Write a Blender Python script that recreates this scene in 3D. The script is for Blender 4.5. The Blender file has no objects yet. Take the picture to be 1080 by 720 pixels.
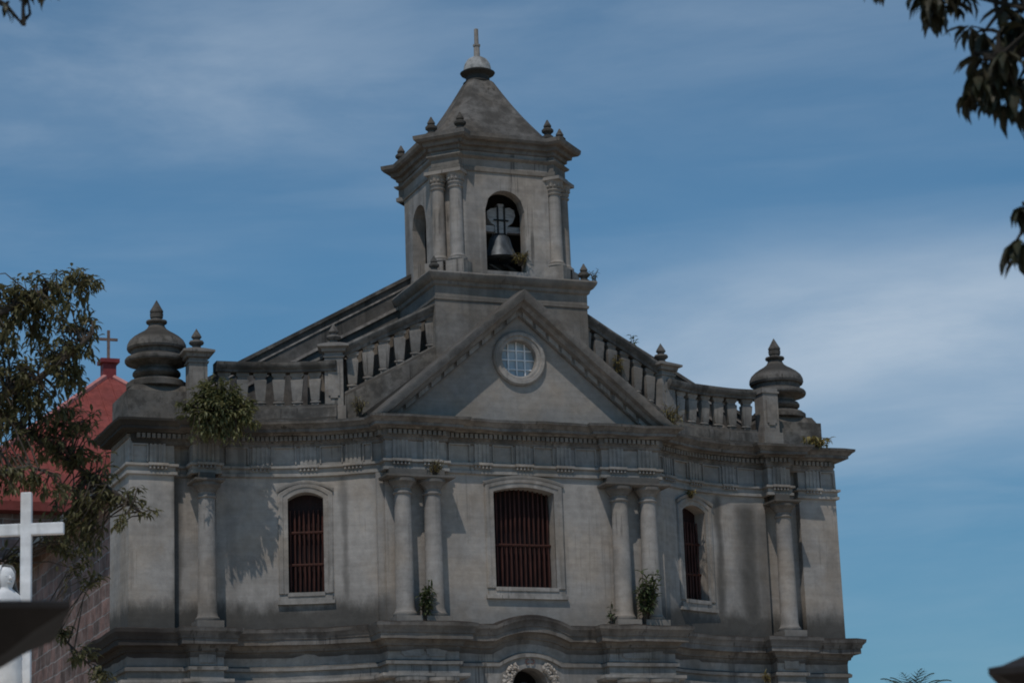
import bpy, bmesh, math, random
from mathutils import Vector, Matrix, noise
random.seed(7)
PI = math.pi
S = bpy.context.scene
COL = S.collection

# ------------------------------------------------------------------ camera
cam_d = bpy.data.cameras.new('camera')
cam = bpy.data.objects.new('camera', cam_d); COL.objects.link(cam)
_f = Vector((0.35666498, 0.90285204, 0.24010057)).normalized()
_r = Vector((0.93260114, -0.35926367, -0.03441986)); _r = (_r - _f * _r.dot(_f)).normalized()
_u = _r.cross(_f)
cam.matrix_world = Matrix((( _r.x, _u.x, -_f.x, -22.57683), (_r.y, _u.y, -_f.y, -56.73468), (_r.z, _u.z, -_f.z, 1.6), (0, 0, 0, 1)))
cam_d.sensor_width = 36.0
cam_d.lens = 2685.85 / 1080 * 36
cam_d.clip_start = 0.1; cam_d.clip_end = 6000
cam_d.dof.use_dof = True; cam_d.dof.focus_distance = 62.0; cam_d.dof.aperture_fstop = 5.0
S.camera = cam
CAM = Vector((-22.57683, -56.73468, 1.6))

# ------------------------------------------------------------------ light
SUNV = Vector((-0.46, -0.62, 1.36)).normalized()          # towards the sun
SUN_EL = math.asin(SUNV.z); SUN_ROT = math.atan2(SUNV.x, SUNV.y)
w = bpy.data.worlds.new('World'); S.world = w; w.use_nodes = True
N = w.node_tree.nodes; L = w.node_tree.links; N.clear()
out = N.new('ShaderNodeOutputWorld'); bg = N.new('ShaderNodeBackground'); bg.inputs['Strength'].default_value = 0.145
sky = N.new('ShaderNodeTexSky'); sky.sky_type = 'NISHITA'; sky.sun_disc = False
sky.sun_elevation = SUN_EL; sky.sun_rotation = SUN_ROT % (2 * PI); sky.air_density = 1.0; sky.dust_density = 0.0; sky.ozone_density = 2.0; sky.altitude = 1800
def wn(t, **k):
    n = N.new(t)
    for a, b in k.items(): setattr(n, a, b)
    return n
def wmath(op, a, b=None, clamp=False):
    n = wn('ShaderNodeMath', operation=op, use_clamp=clamp)
    for i, x in enumerate((a, b)):
        if x is None: continue
        if isinstance(x, (int, float)): n.inputs[i].default_value = x
        else: L.new(x, n.inputs[i])
    return n.outputs[0]
tc = wn('ShaderNodeTexCoord')
sep = wn('ShaderNodeSeparateXYZ'); L.new(tc.outputs['Generated'], sep.inputs[0])
def cloud_noise(rot, scale, sc, detail, rough, dist, lo, hi):    # cirrus: noise on the sky direction, drawn out along the horizon
    mp = wn('ShaderNodeMapping'); mp.inputs['Rotation'].default_value = (0, math.radians(rot), 0); mp.inputs['Scale'].default_value = scale
    L.new(tc.outputs['Generated'], mp.inputs[0])
    n = wn('ShaderNodeTexNoise'); L.new(mp.outputs[0], n.inputs['Vector'])
    n.inputs['Scale'].default_value = sc; n.inputs['Detail'].default_value = detail; n.inputs['Roughness'].default_value = rough; n.inputs['Distortion'].default_value = dist
    mr = wn('ShaderNodeMapRange'); mr.interpolation_type = 'SMOOTHSTEP'; L.new(n.outputs[0], mr.inputs[0])
    mr.inputs[1].default_value = lo; mr.inputs[2].default_value = hi
    return mr.outputs[0]
def blob(d, r0, r1, sx=1.0, sz=1.0):                      # soft region of the sky round a compass direction
    v = wn('ShaderNodeVectorMath', operation='SUBTRACT'); L.new(tc.outputs['Generated'], v.inputs[0]); v.inputs[1].default_value = d
    m = wn('ShaderNodeVectorMath', operation='MULTIPLY'); L.new(v.outputs[0], m.inputs[0]); m.inputs[1].default_value = (sx, sx, sz)
    l = wn('ShaderNodeVectorMath', operation='LENGTH'); L.new(m.outputs[0], l.inputs[0])
    mr = wn('ShaderNodeMapRange'); mr.interpolation_type = 'SMOOTHSTEP'; L.new(l.outputs['Value'], mr.inputs[0])
    mr.inputs[1].default_value = r0; mr.inputs[2].default_value = r1; mr.inputs[3].default_value = 1.0; mr.inputs[4].default_value = 0.0
    return mr.outputs[0]
c1 = cloud_noise(5, (1.0, 1.0, 3.4), 4.6, 10, 0.58, 0.3, 0.36, 0.68)
c2 = cloud_noise(-4, (1.0, 1.0, 7.0), 9.0, 7, 0.55, 0.4, 0.40, 0.72)
c3 = cloud_noise(8, (1.0, 1.0, 2.4), 2.2, 4, 0.5, 0.2, 0.40, 0.66)
bR = blob((0.505, 0.845, 0.230), 0.01, 0.19, 0.70, 3.0)
bR2 = blob((0.520, 0.840, 0.185), 0.00, 0.12, 0.8, 3.0)
bT = blob((0.33, 0.86, 0.385), 0.02, 0.30, 0.6, 2.2)
bL = blob((0.20, 0.925, 0.330), 0.00, 0.13, 0.7, 3.4)
def mad(b, c, k0, k1): return wmath('MULTIPLY', b, wmath('ADD', wmath('MULTIPLY', c, k1), k0))
veil = mad(c3, c1, 0.02, 0.14)
reg = wmath('ADD', wmath('ADD', mad(bR, c1, 0.50, 0.50), mad(bR2, c2, 0.00, 0.12)), wmath('ADD', mad(bT, c1, 0.07, 0.20), mad(bL, c1, 0.08, 0.13)))
fac = wmath('ADD', wmath('ADD', veil, reg), wmath('MULTIPLY', c2, 0.05), clamp=True)
mix = wn('ShaderNodeMix', data_type='RGBA'); L.new(fac, mix.inputs[0])
hsv = wn('ShaderNodeHueSaturation'); hsv.inputs['Saturation'].default_value = 1.0; hsv.inputs['Value'].default_value = 1.0
tint = wn('ShaderNodeMix', data_type='RGBA', blend_type='MULTIPLY'); tint.inputs[0].default_value = 1.0; tint.inputs[7].default_value = (0.665, 1.065, 1.12, 1)
elv = wn('ShaderNodeMapRange'); L.new(sep.outputs[2], elv.inputs[0])          # clear deep-blue air down to the horizon
for i_, v_ in zip((1, 2, 3, 4), (0.08, 0.27, 0.62, 1.0)): elv.inputs[i_].default_value = v_
elc = wn('ShaderNodeCombineColor'); [L.new(elv.outputs[0], elc.inputs[i_]) for i_ in range(3)]
dim = wn('ShaderNodeMix', data_type='RGBA', blend_type='MULTIPLY'); dim.inputs[0].default_value = 1.0
L.new(sky.outputs[0], dim.inputs[6]); L.new(elc.outputs[0], dim.inputs[7]); L.new(dim.outputs[2], tint.inputs[6]); L.new(tint.outputs[2], hsv.inputs['Color']); L.new(hsv.outputs[0], mix.inputs[6])
mix.inputs[7].default_value = (5.7, 6.9, 8.3, 1)
L.new(mix.outputs[2], bg.inputs['Color']); L.new(bg.outputs[0], out.inputs[0])

sd = bpy.data.lights.new('sun', 'SUN'); sd.energy = 3.5; sd.angle = math.radians(0.53); sd.color = (1.0, 0.93, 0.845)
sun = bpy.data.objects.new('sun', sd); COL.objects.link(sun); sun.rotation_euler = SUNV.to_track_quat('Z', 'Y').to_euler(); sun.location = (-30, -60, 90)
S.view_settings.view_transform = 'Standard'; S.view_settings.look = 'None'; S.view_settings.gamma = 1.0; S.view_settings.use_curve_mapping = False
S.view_settings.exposure = -0.88
S.cycles.filter_width = 1.9
S.cycles.max_bounces = 6

# ------------------------------------------------------------------ materials
class MatB:
    def __init__(s, name):
        s.m = bpy.data.materials.new(name); s.m.use_nodes = True
        s.n = s.m.node_tree.nodes; s.l = s.m.node_tree.links
        s.b = s.n['Principled BSDF']
        g = s.n.new('ShaderNodeNewGeometry'); s.pos = g.outputs['Position']; s.nor = g.outputs['Normal']
    def sock(s, i, v):
        if isinstance(v, (int, float)): i.default_value = v
        elif isinstance(v, tuple): i.default_value = (v + (1.0,))[:4] if len(i.default_value) == 4 else v
        else: s.l.new(v, i)
    def math(s, op, a, b=0.0, clamp=False):
        n = s.n.new('ShaderNodeMath'); n.operation = op; n.use_clamp = clamp
        s.sock(n.inputs[0], a); s.sock(n.inputs[1], b); return n.outputs[0]
    def noise(s, scale=1.0, vec=None, sc=(1, 1, 1), detail=5, rough=0.55, off=(0, 0, 0)):
        mp = s.n.new('ShaderNodeMapping'); mp.inputs['Scale'].default_value = sc; mp.inputs['Location'].default_value = off
        s.l.new(vec or s.pos, mp.inputs[0])
        n = s.n.new('ShaderNodeTexNoise'); n.inputs['Scale'].default_value = scale; n.inputs['Detail'].default_value = detail; n.inputs['Roughness'].default_value = rough
        s.l.new(mp.outputs[0], n.inputs['Vector']); return n.outputs[0]
    def ramp(s, v, lo, hi, a=0.0, b=1.0, smooth=True):
        n = s.n.new('ShaderNodeMapRange'); n.interpolation_type = 'SMOOTHSTEP' if smooth else 'LINEAR'
        s.sock(n.inputs[0], v)
        for i, x in zip((1, 2, 3, 4), (lo, hi, a, b)): n.inputs[i].default_value = x
        return n.outputs[0]
    def mix(s, f, a, b):
        n = s.n.new('ShaderNodeMix'); n.data_type = 'RGBA'
        s.sock(n.inputs[0], f); s.sock(n.inputs[6], a); s.sock(n.inputs[7], b); return n.outputs[2]
    def scale(s, c, v):
        n = s.n.new('ShaderNodeMix'); n.data_type = 'RGBA'; n.blend_type = 'MULTIPLY'; n.inputs[0].default_value = 1.0
        s.sock(n.inputs[6], c)
        cc = s.n.new('ShaderNodeCombineColor'); [s.l.new(v, cc.inputs[i]) for i in range(3)]
        s.l.new(cc.outputs[0], n.inputs[7]); return n.outputs[2]
    def xyz(s, v=None):
        n = s.n.new('ShaderNodeSeparateXYZ'); s.l.new(v or s.pos, n.inputs[0]); return n.outputs
    def bump(s, h, strength=0.3, dist=0.02):
        n = s.n.new('ShaderNodeBump'); n.inputs['Strength'].default_value = strength; n.inputs['Distance'].default_value = dist
        s.l.new(h, n.inputs['Height']); s.l.new(n.outputs[0], s.b.inputs['Normal'])
    def done(s, col, rough=0.9, spec=0.2, metal=0.0):
        s.sock(s.b.inputs['Base Color'], col); s.sock(s.b.inputs['Roughness'], rough)
        s.b.inputs['Specular IOR Level'].default_value = spec; s.b.inputs['Metallic'].default_value = metal
        return s.m

def plaster(name, base, dirt=(0.055, 0.052, 0.047), amount=0.5, streak=0.5, topmold=0.9, bands=(), var=0.2, bumps=0.35, stainmap=False, light=0.0, left_mould_shade=0.0):
    """weathered lime plaster: tone patches, rain streaks, mould on ledges, mould and dark bands at given heights (z0 full, z1 none, strength)"""
    M = MatB(name)
    v = M.ramp(M.noise(0.55, detail=6, rough=0.6), 0.28, 0.72, 1 - var, 1 + var)
    hz = M.ramp(M.noise(1.0, sc=(0.5, 0.5, 9.0), detail=3, rough=0.6, off=(1, 8, 3)), 0.3, 0.7, 0.94, 1.06)
    v = M.math('MULTIPLY', v, M.ramp(M.noise(0.62, detail=5, rough=0.55, off=(8, 8, 2)), 0.52, 0.54, 1.0, 0.925))   # repaired patches
    v2 = M.ramp(M.noise(5.0, detail=6, rough=0.65, off=(3, 7, 1)), 0.3, 0.7, 0.9, 1.1)
    c = M.scale(M.mix(M.ramp(M.noise(0.8, off=(9, 1, 4)), 0.4, 0.65), base, tuple(x * y for x, y in zip(base, (1.05, 0.98, 0.9)))), M.math('MULTIPLY', M.math('MULTIPLY', v, hz), v2))
    if light:
        lm = M.math('MULTIPLY', M.ramp(M.noise(1.6, detail=7, rough=0.7, off=(1, 3, 8)), 0.55, 0.72), light)
        c = M.mix(lm, c, tuple(min(0.8, x * 1.9) for x in base))
    # rain streaks
    st = M.noise(1.0, sc=(3.2, 3.2, 0.16), detail=6, rough=0.6)
    st2 = M.ramp(M.noise(0.7, sc=(1, 1, 0.7), detail=3, off=(5, 5, 5)), 0.38, 0.66)
    m = M.math('MULTIPLY', M.math('MULTIPLY', M.ramp(st, 0.44, 0.64), st2), streak)
    drip = M.math('MULTIPLY', M.math('MULTIPLY', M.ramp(M.noise(1.0, sc=(11, 11, 0.28), detail=5, rough=0.65, off=(2, 8, 1)), 0.53, 0.63), M.ramp(M.noise(0.9, sc=(1, 1, 0.8), detail=5, off=(8, 5, 3)), 0.46, 0.62)), min(0.8, streak * 1.3))
    m = M.math('MAXIMUM', m, drip)
    blotch = M.math('MULTIPLY', M.ramp(M.noise(1.1, detail=8, rough=0.68, off=(2, 2, 9)), 0.44, 0.62), amount)
    fineb = M.math('MULTIPLY', M.ramp(M.noise(4.2, detail=8, rough=0.7, off=(6, 2, 3)), 0.46, 0.62), amount * 0.75)
    m = M.math('MAXIMUM', M.math('MAXIMUM', m, blotch), fineb)
    z = M.xyz()[2]; nz = M.xyz(M.nor)[2]
    if topmold:
        t = M.ramp(nz, 0.35, 0.8); t = M.math('MULTIPLY', t, M.ramp(M.noise(2.3, detail=6, off=(4, 1, 1)), 0.25, 0.5, topmold * 0.6, topmold))
        m = M.math('MAXIMUM', m, t)
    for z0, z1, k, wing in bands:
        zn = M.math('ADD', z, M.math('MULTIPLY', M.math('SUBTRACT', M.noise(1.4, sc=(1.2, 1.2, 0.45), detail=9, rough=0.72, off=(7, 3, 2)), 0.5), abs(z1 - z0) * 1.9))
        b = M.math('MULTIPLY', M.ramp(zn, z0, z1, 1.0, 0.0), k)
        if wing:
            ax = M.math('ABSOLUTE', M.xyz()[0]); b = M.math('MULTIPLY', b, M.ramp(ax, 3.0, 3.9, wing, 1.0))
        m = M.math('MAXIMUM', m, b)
    if left_mould_shade:                                           # mould at the left end, deepened by tree shade painted into the colour
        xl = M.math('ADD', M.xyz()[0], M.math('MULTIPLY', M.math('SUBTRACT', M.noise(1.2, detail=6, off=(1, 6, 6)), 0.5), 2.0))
        m = M.math('MAXIMUM', m, M.math('MULTIPLY', M.ramp(xl, -8.9, -7.4, 1.0, 0.0), left_mould_shade))
    if stainmap:                                            # dark run-off stains seen on the wing walls
        x = M.xyz()[0]
        for cx, wd, k, zt in ((6.75, 0.40, 0.80, 13.0), (5.85, 0.16, 0.72, 13.2), (7.2, 0.25, 0.6, 12.9), (-4.35, 0.10, 0.5, 13.3), (-8.2, 0.16, 0.7, 13.3), (-6.9, 0.2, 0.3, 12.6)):
            xx = M.math('ADD', x, M.math('MULTIPLY', M.math('SUBTRACT', M.noise(1.5, sc=(1, 1, 0.4), off=(cx, 0, 0)), 0.5), 0.5))
            d = M.math('ABSOLUTE', M.math('SUBTRACT', xx, cx))
            b = M.math('MULTIPLY', M.math('MULTIPLY', M.ramp(d, wd * 0.15, wd * 1.5, 1.0, 0.0), k), M.ramp(z, zt - 0.1, zt + 0.3, 1.0, 0.0))
            m = M.math('MAXIMUM', m, b)
    c = M.mix(M.math('MINIMUM', m, 0.96), c, M.scale(dirt, v2))
    h = M.math('ADD', M.noise(2.2, detail=6), M.math('MULTIPLY', M.noise(22.0, detail=4), 0.35))
    M.bump(h, bumps, 0.035)
    return M.done(c, 0.93, 0.12)

MW = plaster('wall_plaster', (0.341, 0.32, 0.299), amount=0.07, streak=0.2, topmold=0.85, bands=((9.98, 10.52, 0.85, 0.25),), stainmap=True, var=0.13)
MWC = plaster('pale_trim_plaster', (0.331, 0.31, 0.288), amount=0.3, streak=0.45, topmold=0.35, light=0.35)
MCOLM = plaster('column_plaster', (0.32, 0.3, 0.281), amount=0.18, streak=0.45, topmold=0.75, bands=((13.15, 12.45, 0.75, 0.9), (9.75, 10.45, 0.6, 0.6)))
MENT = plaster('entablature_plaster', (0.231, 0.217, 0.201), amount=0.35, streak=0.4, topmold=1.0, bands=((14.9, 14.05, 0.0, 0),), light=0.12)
MFRI = plaster('frieze_plaster', (0.309, 0.297, 0.282), amount=0.18, streak=0.5, topmold=0.6, light=0.1)
MTRI = plaster('triglyph_plaster', (0.319, 0.307, 0.291), amount=0.25, streak=0.5, topmold=0.6, light=0.15)
MCOR = plaster('cornice_mould', (0.215, 0.202, 0.189), dirt=(0.026, 0.024, 0.021), amount=0.6, streak=0.6, topmold=1.0, bands=((14.7, 14.42, 0.85, 0.95),), left_mould_shade=0.9)
MPAR = plaster('parapet_stone', (0.173, 0.163, 0.152), dirt=(0.028, 0.026, 0.023), amount=0.7, streak=0.75, topmold=0.9, light=0.22)
MBAL = plaster('baluster_plaster', (0.247, 0.231, 0.215), amount=0.35, streak=0.55, topmold=0.5, light=0.25)
MURN = plaster('urn_stone', (0.142, 0.133, 0.124), dirt=(0.03, 0.028, 0.024), amount=0.75, streak=0.6, topmold=0.75, light=0.1)
MPED = plaster('tympanum_plaster', (0.284, 0.266, 0.247), amount=0.05, streak=0.06, topmold=0.6, var=0.1)
MTOW = plaster('tower_plaster', (0.32, 0.3, 0.281), amount=0.2, streak=0.55, topmold=0.9)
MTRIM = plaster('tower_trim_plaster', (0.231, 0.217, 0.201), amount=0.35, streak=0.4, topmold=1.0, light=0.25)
MROOF = plaster('tower_roof_mould', (0.158, 0.148, 0.137), dirt=(0.042, 0.038, 0.033), amount=0.7, streak=0.85, topmold=0.0, light=0.5, bumps=0.6)
MBASE = plaster('tower_base_plaster', (0.221, 0.207, 0.192), amount=0.3, streak=0.35, topmold=1.0)
MGAB = plaster('gable_render', (0.137, 0.128, 0.119), dirt=(0.035, 0.033, 0.03), amount=0.5, streak=0.9, topmold=0.9)
MLED = plaster('ledge_plaster', (0.194, 0.182, 0.17), dirt=(0.034, 0.028, 0.025), amount=0.4, streak=0.7, topmold=1.0, light=0.1, bands=((9.86, 9.4, 0.95, 0.95), (9.0, 9.22, 0.6, 0.9)), left_mould_shade=0.9)  # upper band: mould on the lip; lower band: darkens the bed moulding
MLOW = plaster('lower_plaster', (0.294, 0.282, 0.268), amount=0.35, streak=0.7, topmold=0.8, left_mould_shade=0.5)
MCAR = plaster('carved_stone', (0.378, 0.355, 0.331), amount=0.15, streak=0.1, topmold=0.1, light=0.2)

def simple(name, col, rough=0.7, var=0.15, sc=4.0, spec=0.3, metal=0.0, bump=0.15, stretch=(1, 1, 1)):
    M = MatB(name)
    n = M.noise(sc, sc=stretch, detail=6, rough=0.6)
    c = M.scale(col, M.ramp(n, 0.28, 0.72, 1 - var, 1 + var)); M.bump(n, bump, 0.02)
    return M.done(c, rough, spec, metal)
MRED = simple('dark_red_wood', (0.018, 0.006, 0.006), 0.65, 0.5, 3.0, stretch=(6, 6, 0.6))
MREDL = simple('red_wood_bars', (0.050, 0.016, 0.011), 0.6, 0.45, 3.0, stretch=(6, 6, 0.8))
MDARK = simple('dark_interior', (0.012, 0.011, 0.011), 0.95, 0.3)
MBRZ = simple('bell_bronze', (0.085, 0.095, 0.105), 0.5, 0.45, 7.0, metal=0.35, stretch=(1, 1, 0.4))
MWOODG = simple('grey_timber', (0.36, 0.355, 0.35), 0.85, 0.35, 5.0, stretch=(1, 1, 6))
MIRON = simple('iron', (0.03, 0.029, 0.028), 0.6, 0.3, metal=0.5)
MWHITE = plaster('white_paint', (0.8, 0.8, 0.8), dirt=(0.30, 0.29, 0.27), amount=0.1, streak=0.35, topmold=0.0, var=0.08, bumps=0.2)
MMUNT = simple('white_muntin_paint', (0.78, 0.79, 0.8), 0.5, 0.1)
MREDR = plaster('red_roof_metal', (0.25, 0.068, 0.06), dirt=(0.11, 0.035, 0.03), amount=0.4, streak=0.5, topmold=0.0, var=0.25, bumps=0.1)
MREDT = simple('red_cap_paint', (0.20, 0.035, 0.036), 0.6, 0.2)
MPINK = simple('faded_ridge', (0.48, 0.20, 0.18), 0.7, 0.2)
MCROSSB = simple('weathered_cross_wood', (0.20, 0.14, 0.115), 0.8, 0.3)
MGATE = simple('dark_gate_stone', (0.022, 0.019, 0.018), 0.95, 0.35, 3.0, bump=0.5)
MNAVER = simple('nave_roof_metal', (0.14, 0.135, 0.13), 0.6, 0.25, 1.2)
MBARK = simple('bark', (0.075, 0.06, 0.048), 0.95, 0.4, 6.0, bump=0.6, stretch=(1, 1, 0.25))
MBARKD = simple('dark_bark', (0.03, 0.025, 0.02), 0.95, 0.4, 6.0, bump=0.6, stretch=(1, 1, 0.25))
def glass_mat():
    M = MatB('oculus_glass')
    c = M.mix(M.ramp(M.noise(2.5, detail=4), 0.3, 0.7), (0.30, 0.36, 0.40), (0.44, 0.50, 0.54))
    return M.done(c, 0.12, 0.5)
MGLS = glass_mat()
def leafmat(name, a, b, trans=0.25, rough=0.5):
    M = MatB(name)
    c = M.mix(M.ramp(M.noise(9.0, detail=2), 0.35, 0.65), a, b)
    c = M.mix(M.ramp(M.noise(0.9, detail=3, off=(3, 3, 3)), 0.35, 0.7, 0.0, 0.5), c, tuple(x * 0.7 for x in a))
    M.done(c, rough, 0.35)
    tr = M.n.new('ShaderNodeBsdfTranslucent'); M.l.new(c, tr.inputs[0])
    mx = M.n.new('ShaderNodeMixShader'); mx.inputs[0].default_value = trans
    M.l.new(M.b.outputs[0], mx.inputs[1]); M.l.new(tr.outputs[0], mx.inputs[2])
    M.l.new(mx.outputs[0], M.n['Material Output'].inputs[0]); return M.m
MLEAF = leafmat('tree_leaves', (0.085, 0.086, 0.038), (0.21, 0.19, 0.09), 0.38)
MLEAFN = leafmat('near_leaves', (0.035, 0.040, 0.02), (0.06, 0.05, 0.03), 0.12)
MBUSH = leafmat('bush_leaves', (0.085, 0.10, 0.04), (0.30, 0.285, 0.13), 0.35)
MWEED = leafmat('weed_leaves', (0.05, 0.075, 0.03), (0.12, 0.14, 0.06))
MDRY = leafmat('dry_weed', (0.20, 0.16, 0.05), (0.30, 0.25, 0.09))
MYEL = leafmat('yellow_fern', (0.32, 0.24, 0.09), (0.22, 0.20, 0.07))
MPALM = leafmat('palm_leaf', (0.045, 0.06, 0.03), (0.08, 0.09, 0.045))
def brick_mat():
    M = MatB('adobe_blocks')
    x, y, z = M.xyz()
    cb = M.n.new('ShaderNodeCombineXYZ'); wv = M.math('MULTIPLY', M.math('SUBTRACT', M.noise(1.3, detail=4), 0.5), 0.16)
    M.l.new(M.math('ADD', M.math('ADD', x, y), wv), cb.inputs[0]); M.l.new(M.math('ADD', z, wv), cb.inputs[1])
    br = M.n.new('ShaderNodeTexBrick'); M.l.new(cb.outputs[0], br.inputs['Vector'])
    br.inputs['Color1'].default_value = (0.30, 0.19, 0.165, 1); br.inputs['Color2'].default_value = (0.16, 0.12, 0.108, 1); br.inputs['Mortar'].default_value = (0.30, 0.27, 0.26, 1)
    br.inputs['Scale'].default_value = 1.0; br.inputs['Brick Width'].default_value = 0.70; br.inputs['Row Height'].default_value = 0.38; br.inputs['Mortar Size'].default_value = 0.022; br.inputs['Mortar Smooth'].default_value = 0.3
    c = M.scale(br.outputs[0], M.ramp(M.noise(1.6, detail=7, rough=0.65), 0.28, 0.7, 0.55, 1.3))
    M.bump(M.math('ADD', M.math('MULTIPLY', br.outputs[1], -0.6), M.noise(6, detail=5)), 0.5, 0.05)
    return M.done(c, 0.95, 0.1)
MBRICK = brick_mat()
def ground_mat():
    M = MatB('ground_grass_dirt')
    c = M.mix(M.ramp(M.noise(0.12, detail=8, rough=0.65), 0.42, 0.6), (0.20, 0.16, 0.10), (0.44, 0.34, 0.24))
    M.bump(M.noise(3.0, detail=8), 0.5, 0.1); return M.done(c, 0.95, 0.1)
MGRD = ground_mat()
MPAVE = simple('concrete_paving', (0.52, 0.43, 0.34), 0.9, 0.2, 1.5)

# ------------------------------------------------------------------ mesh helpers
class MB:
    def __init__(s): s.v = []; s.f = []; s.mi = []; s.cur = 0
    def add(s, verts, faces):
        o = len(s.v); s.v += [tuple(p) for p in verts]; s.f += [tuple(o + i for i in f) for f in faces]; s.mi += [s.cur] * len(faces)
    def box(s, x0, x1, y0, y1, z0, z1, taper=0.0):
        t = taper
        s.add([(x0, y0, z0), (x1, y0, z0), (x1, y1, z0), (x0, y1, z0), (x0 + t, y0 + t, z1), (x1 - t, y0 + t, z1), (x1 - t, y1 - t, z1), (x0 + t, y1 - t, z1)],
              [(3, 2, 1, 0), (4, 5, 6, 7), (0, 1, 5, 4), (1, 2, 6, 5), (2, 3, 7, 6), (3, 0, 4, 7)])
    def obox(s, c, ax, hw, y0, y1, z0, z1):               # box turned about z: ax = unit dir of its width, y along outward normal
        nx, ny = ax[1], -ax[0]
        P = lambda a, b, z: (c[0] + ax[0] * a + nx * b, c[1] + ax[1] * a + ny * b, z)
        s.add([P(-hw, y0, z0), P(hw, y0, z0), P(hw, y1, z0), P(-hw, y1, z0), P(-hw, y0, z1), P(hw, y0, z1), P(hw, y1, z1), P(-hw, y1, z1)],
              [(3, 2, 1, 0), (4, 5, 6, 7), (0, 1, 5, 4), (1, 2, 6, 5), (2, 3, 7, 6), (3, 0, 4, 7)])
    def lathe(s, prof, c=(0, 0, 0), n=24, rot=0.0, sq=1.0):
        vs = []; fs = []
        for r, z in prof:
            for k in range(n):
                a = rot + 2 * PI * k / n; vs.append((c[0] + r * math.cos(a), c[1] + r * math.sin(a), c[2] + z))
        for j in range(len(prof) - 1):
            for k in range(n):
                k2 = (k + 1) % n; fs.append((j * n + k, j * n + k2, (j + 1) * n + k2, (j + 1) * n + k))
        fs.append(tuple(reversed(range(n)))); fs.append(tuple((len(prof) - 1) * n + k for k in range(n)))
        s.add(vs, fs)
    def tube(s, pts, rad, n=7):
        pts = [Vector(p) for p in pts]; vs = []; fs = []
        if not isinstance(rad, (list, tuple)): rad = [rad] * len(pts)
        pu = None
        for i, p in enumerate(pts):
            t = (pts[min(i + 1, len(pts) - 1)] - pts[max(i - 1, 0)]).normalized()
            if pu is None: pu = t.orthogonal().normalized()
            u = (pu - t * pu.dot(t)); u = u.normalized() if u.length > 1e-6 else t.orthogonal().normalized(); pu = u
            v = t.cross(u)
            for k in range(n):
                a = 2 * PI * k / n; vs.append(p + (u * math.cos(a) + v * math.sin(a)) * rad[i])
        for j in range(len(pts) - 1):
            for k in range(n):
                k2 = (k + 1) % n; fs.append((j * n + k, j * n + k2, (j + 1) * n + k2, (j + 1) * n + k))
        fs.append(tuple(reversed(range(n)))); fs.append(tuple((len(pts) - 1) * n + k for k in range(n)))
        s.add(vs, fs)
    def sweep(s, path, prof, closed=False, dz=None, caps=True, jit=0.008, seg=0.45):
        """profile (offset outward, z) carried along a plan path with mitred corners; outward = right of travel"""
        P = [Vector((p[0], p[1])) for p in path]; D = list(dz) if dz else [0.0] * len(P)
        n = len(P); M = []
        for i in range(n):
            a = P[i - 1] if (closed or i > 0) else None; b = P[(i + 1) % n] if (closed or i < n - 1) else None
            n1 = Vector(((P[i] - a).y, -(P[i] - a).x)).normalized() if a is not None else None
            n2 = Vector(((b - P[i]).y, -(b - P[i]).x)).normalized() if b is not None else None
            if n1 is None: m = n2
            elif n2 is None: m = n1
            else: m = (n1 + n2) / max(0.25, 1 + n1.dot(n2))
            M.append(m)
        Q = []; MM = []; DD = []
        cnt = n if closed else n - 1
        for i in range(cnt):
            j = (i + 1) % n; k = max(1, int((P[j] - P[i]).length / seg)) if seg else 1
            for q in range(k):
                t = q / k; Q.append(P[i].lerp(P[j], t)); MM.append(M[i].lerp(M[j], t)); DD.append(D[i] * (1 - t) + D[j] * t)
        if not closed: Q.append(P[-1]); MM.append(M[-1]); DD.append(D[-1])
        m = len(prof); vs = []; fs = []
        for q, mm, d in zip(Q, MM, DD):
            for o, z in prof:
                p = Vector((q.x + mm.x * o, q.y + mm.y * o, z + d))
                if jit: p += Vector((0, 0, noise.noise(p * 1.7))) * jit * 1.4 + Vector((mm.x, mm.y, 0)) * noise.noise(p * 2.3 + Vector((9, 9, 9))) * jit
                vs.append(p)
        c2 = len(Q)
        for i in range(c2 if closed else c2 - 1):
            for j in range(m - 1):
                a = i * m + j; b = ((i + 1) % c2) * m + j; fs.append((a, b, b + 1, a + 1))
        if caps and not closed: fs.append(tuple(reversed(range(m)))); fs.append(tuple((c2 - 1) * m + j for j in range(m)))
        s.add(vs, fs)
    def wall(s, f, s0, s1, z0, z1, holes=(), depth=0.4, step=0.35, z1f=None):
        """wall skin over a map f(s,z,d) with arched openings (centre, half width, sill, spring, rise, round) and their reveals"""
        bs = {s0, s1}
        k = max(1, int((s1 - s0) / step))
        for i in range(k + 1): bs.add(s0 + (s1 - s0) * i / k)
        for c, h, zb, zs, ri, rd in holes:
            bs = {b for b in bs if not (c - h - 1e-3 < b < c + h + 1e-3)} | {c - h + 2 * h * i / 12 for i in range(13)}
        bs = sorted(bs)
        def top(hole, x):
            c, h, zb, zs, ri, rd = hole; t = max(-1, min(1, (x - c) / h))
            return zs + ri * (math.sqrt(max(0, 1 - t * t)) if rd else 1 - t * t)
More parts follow.
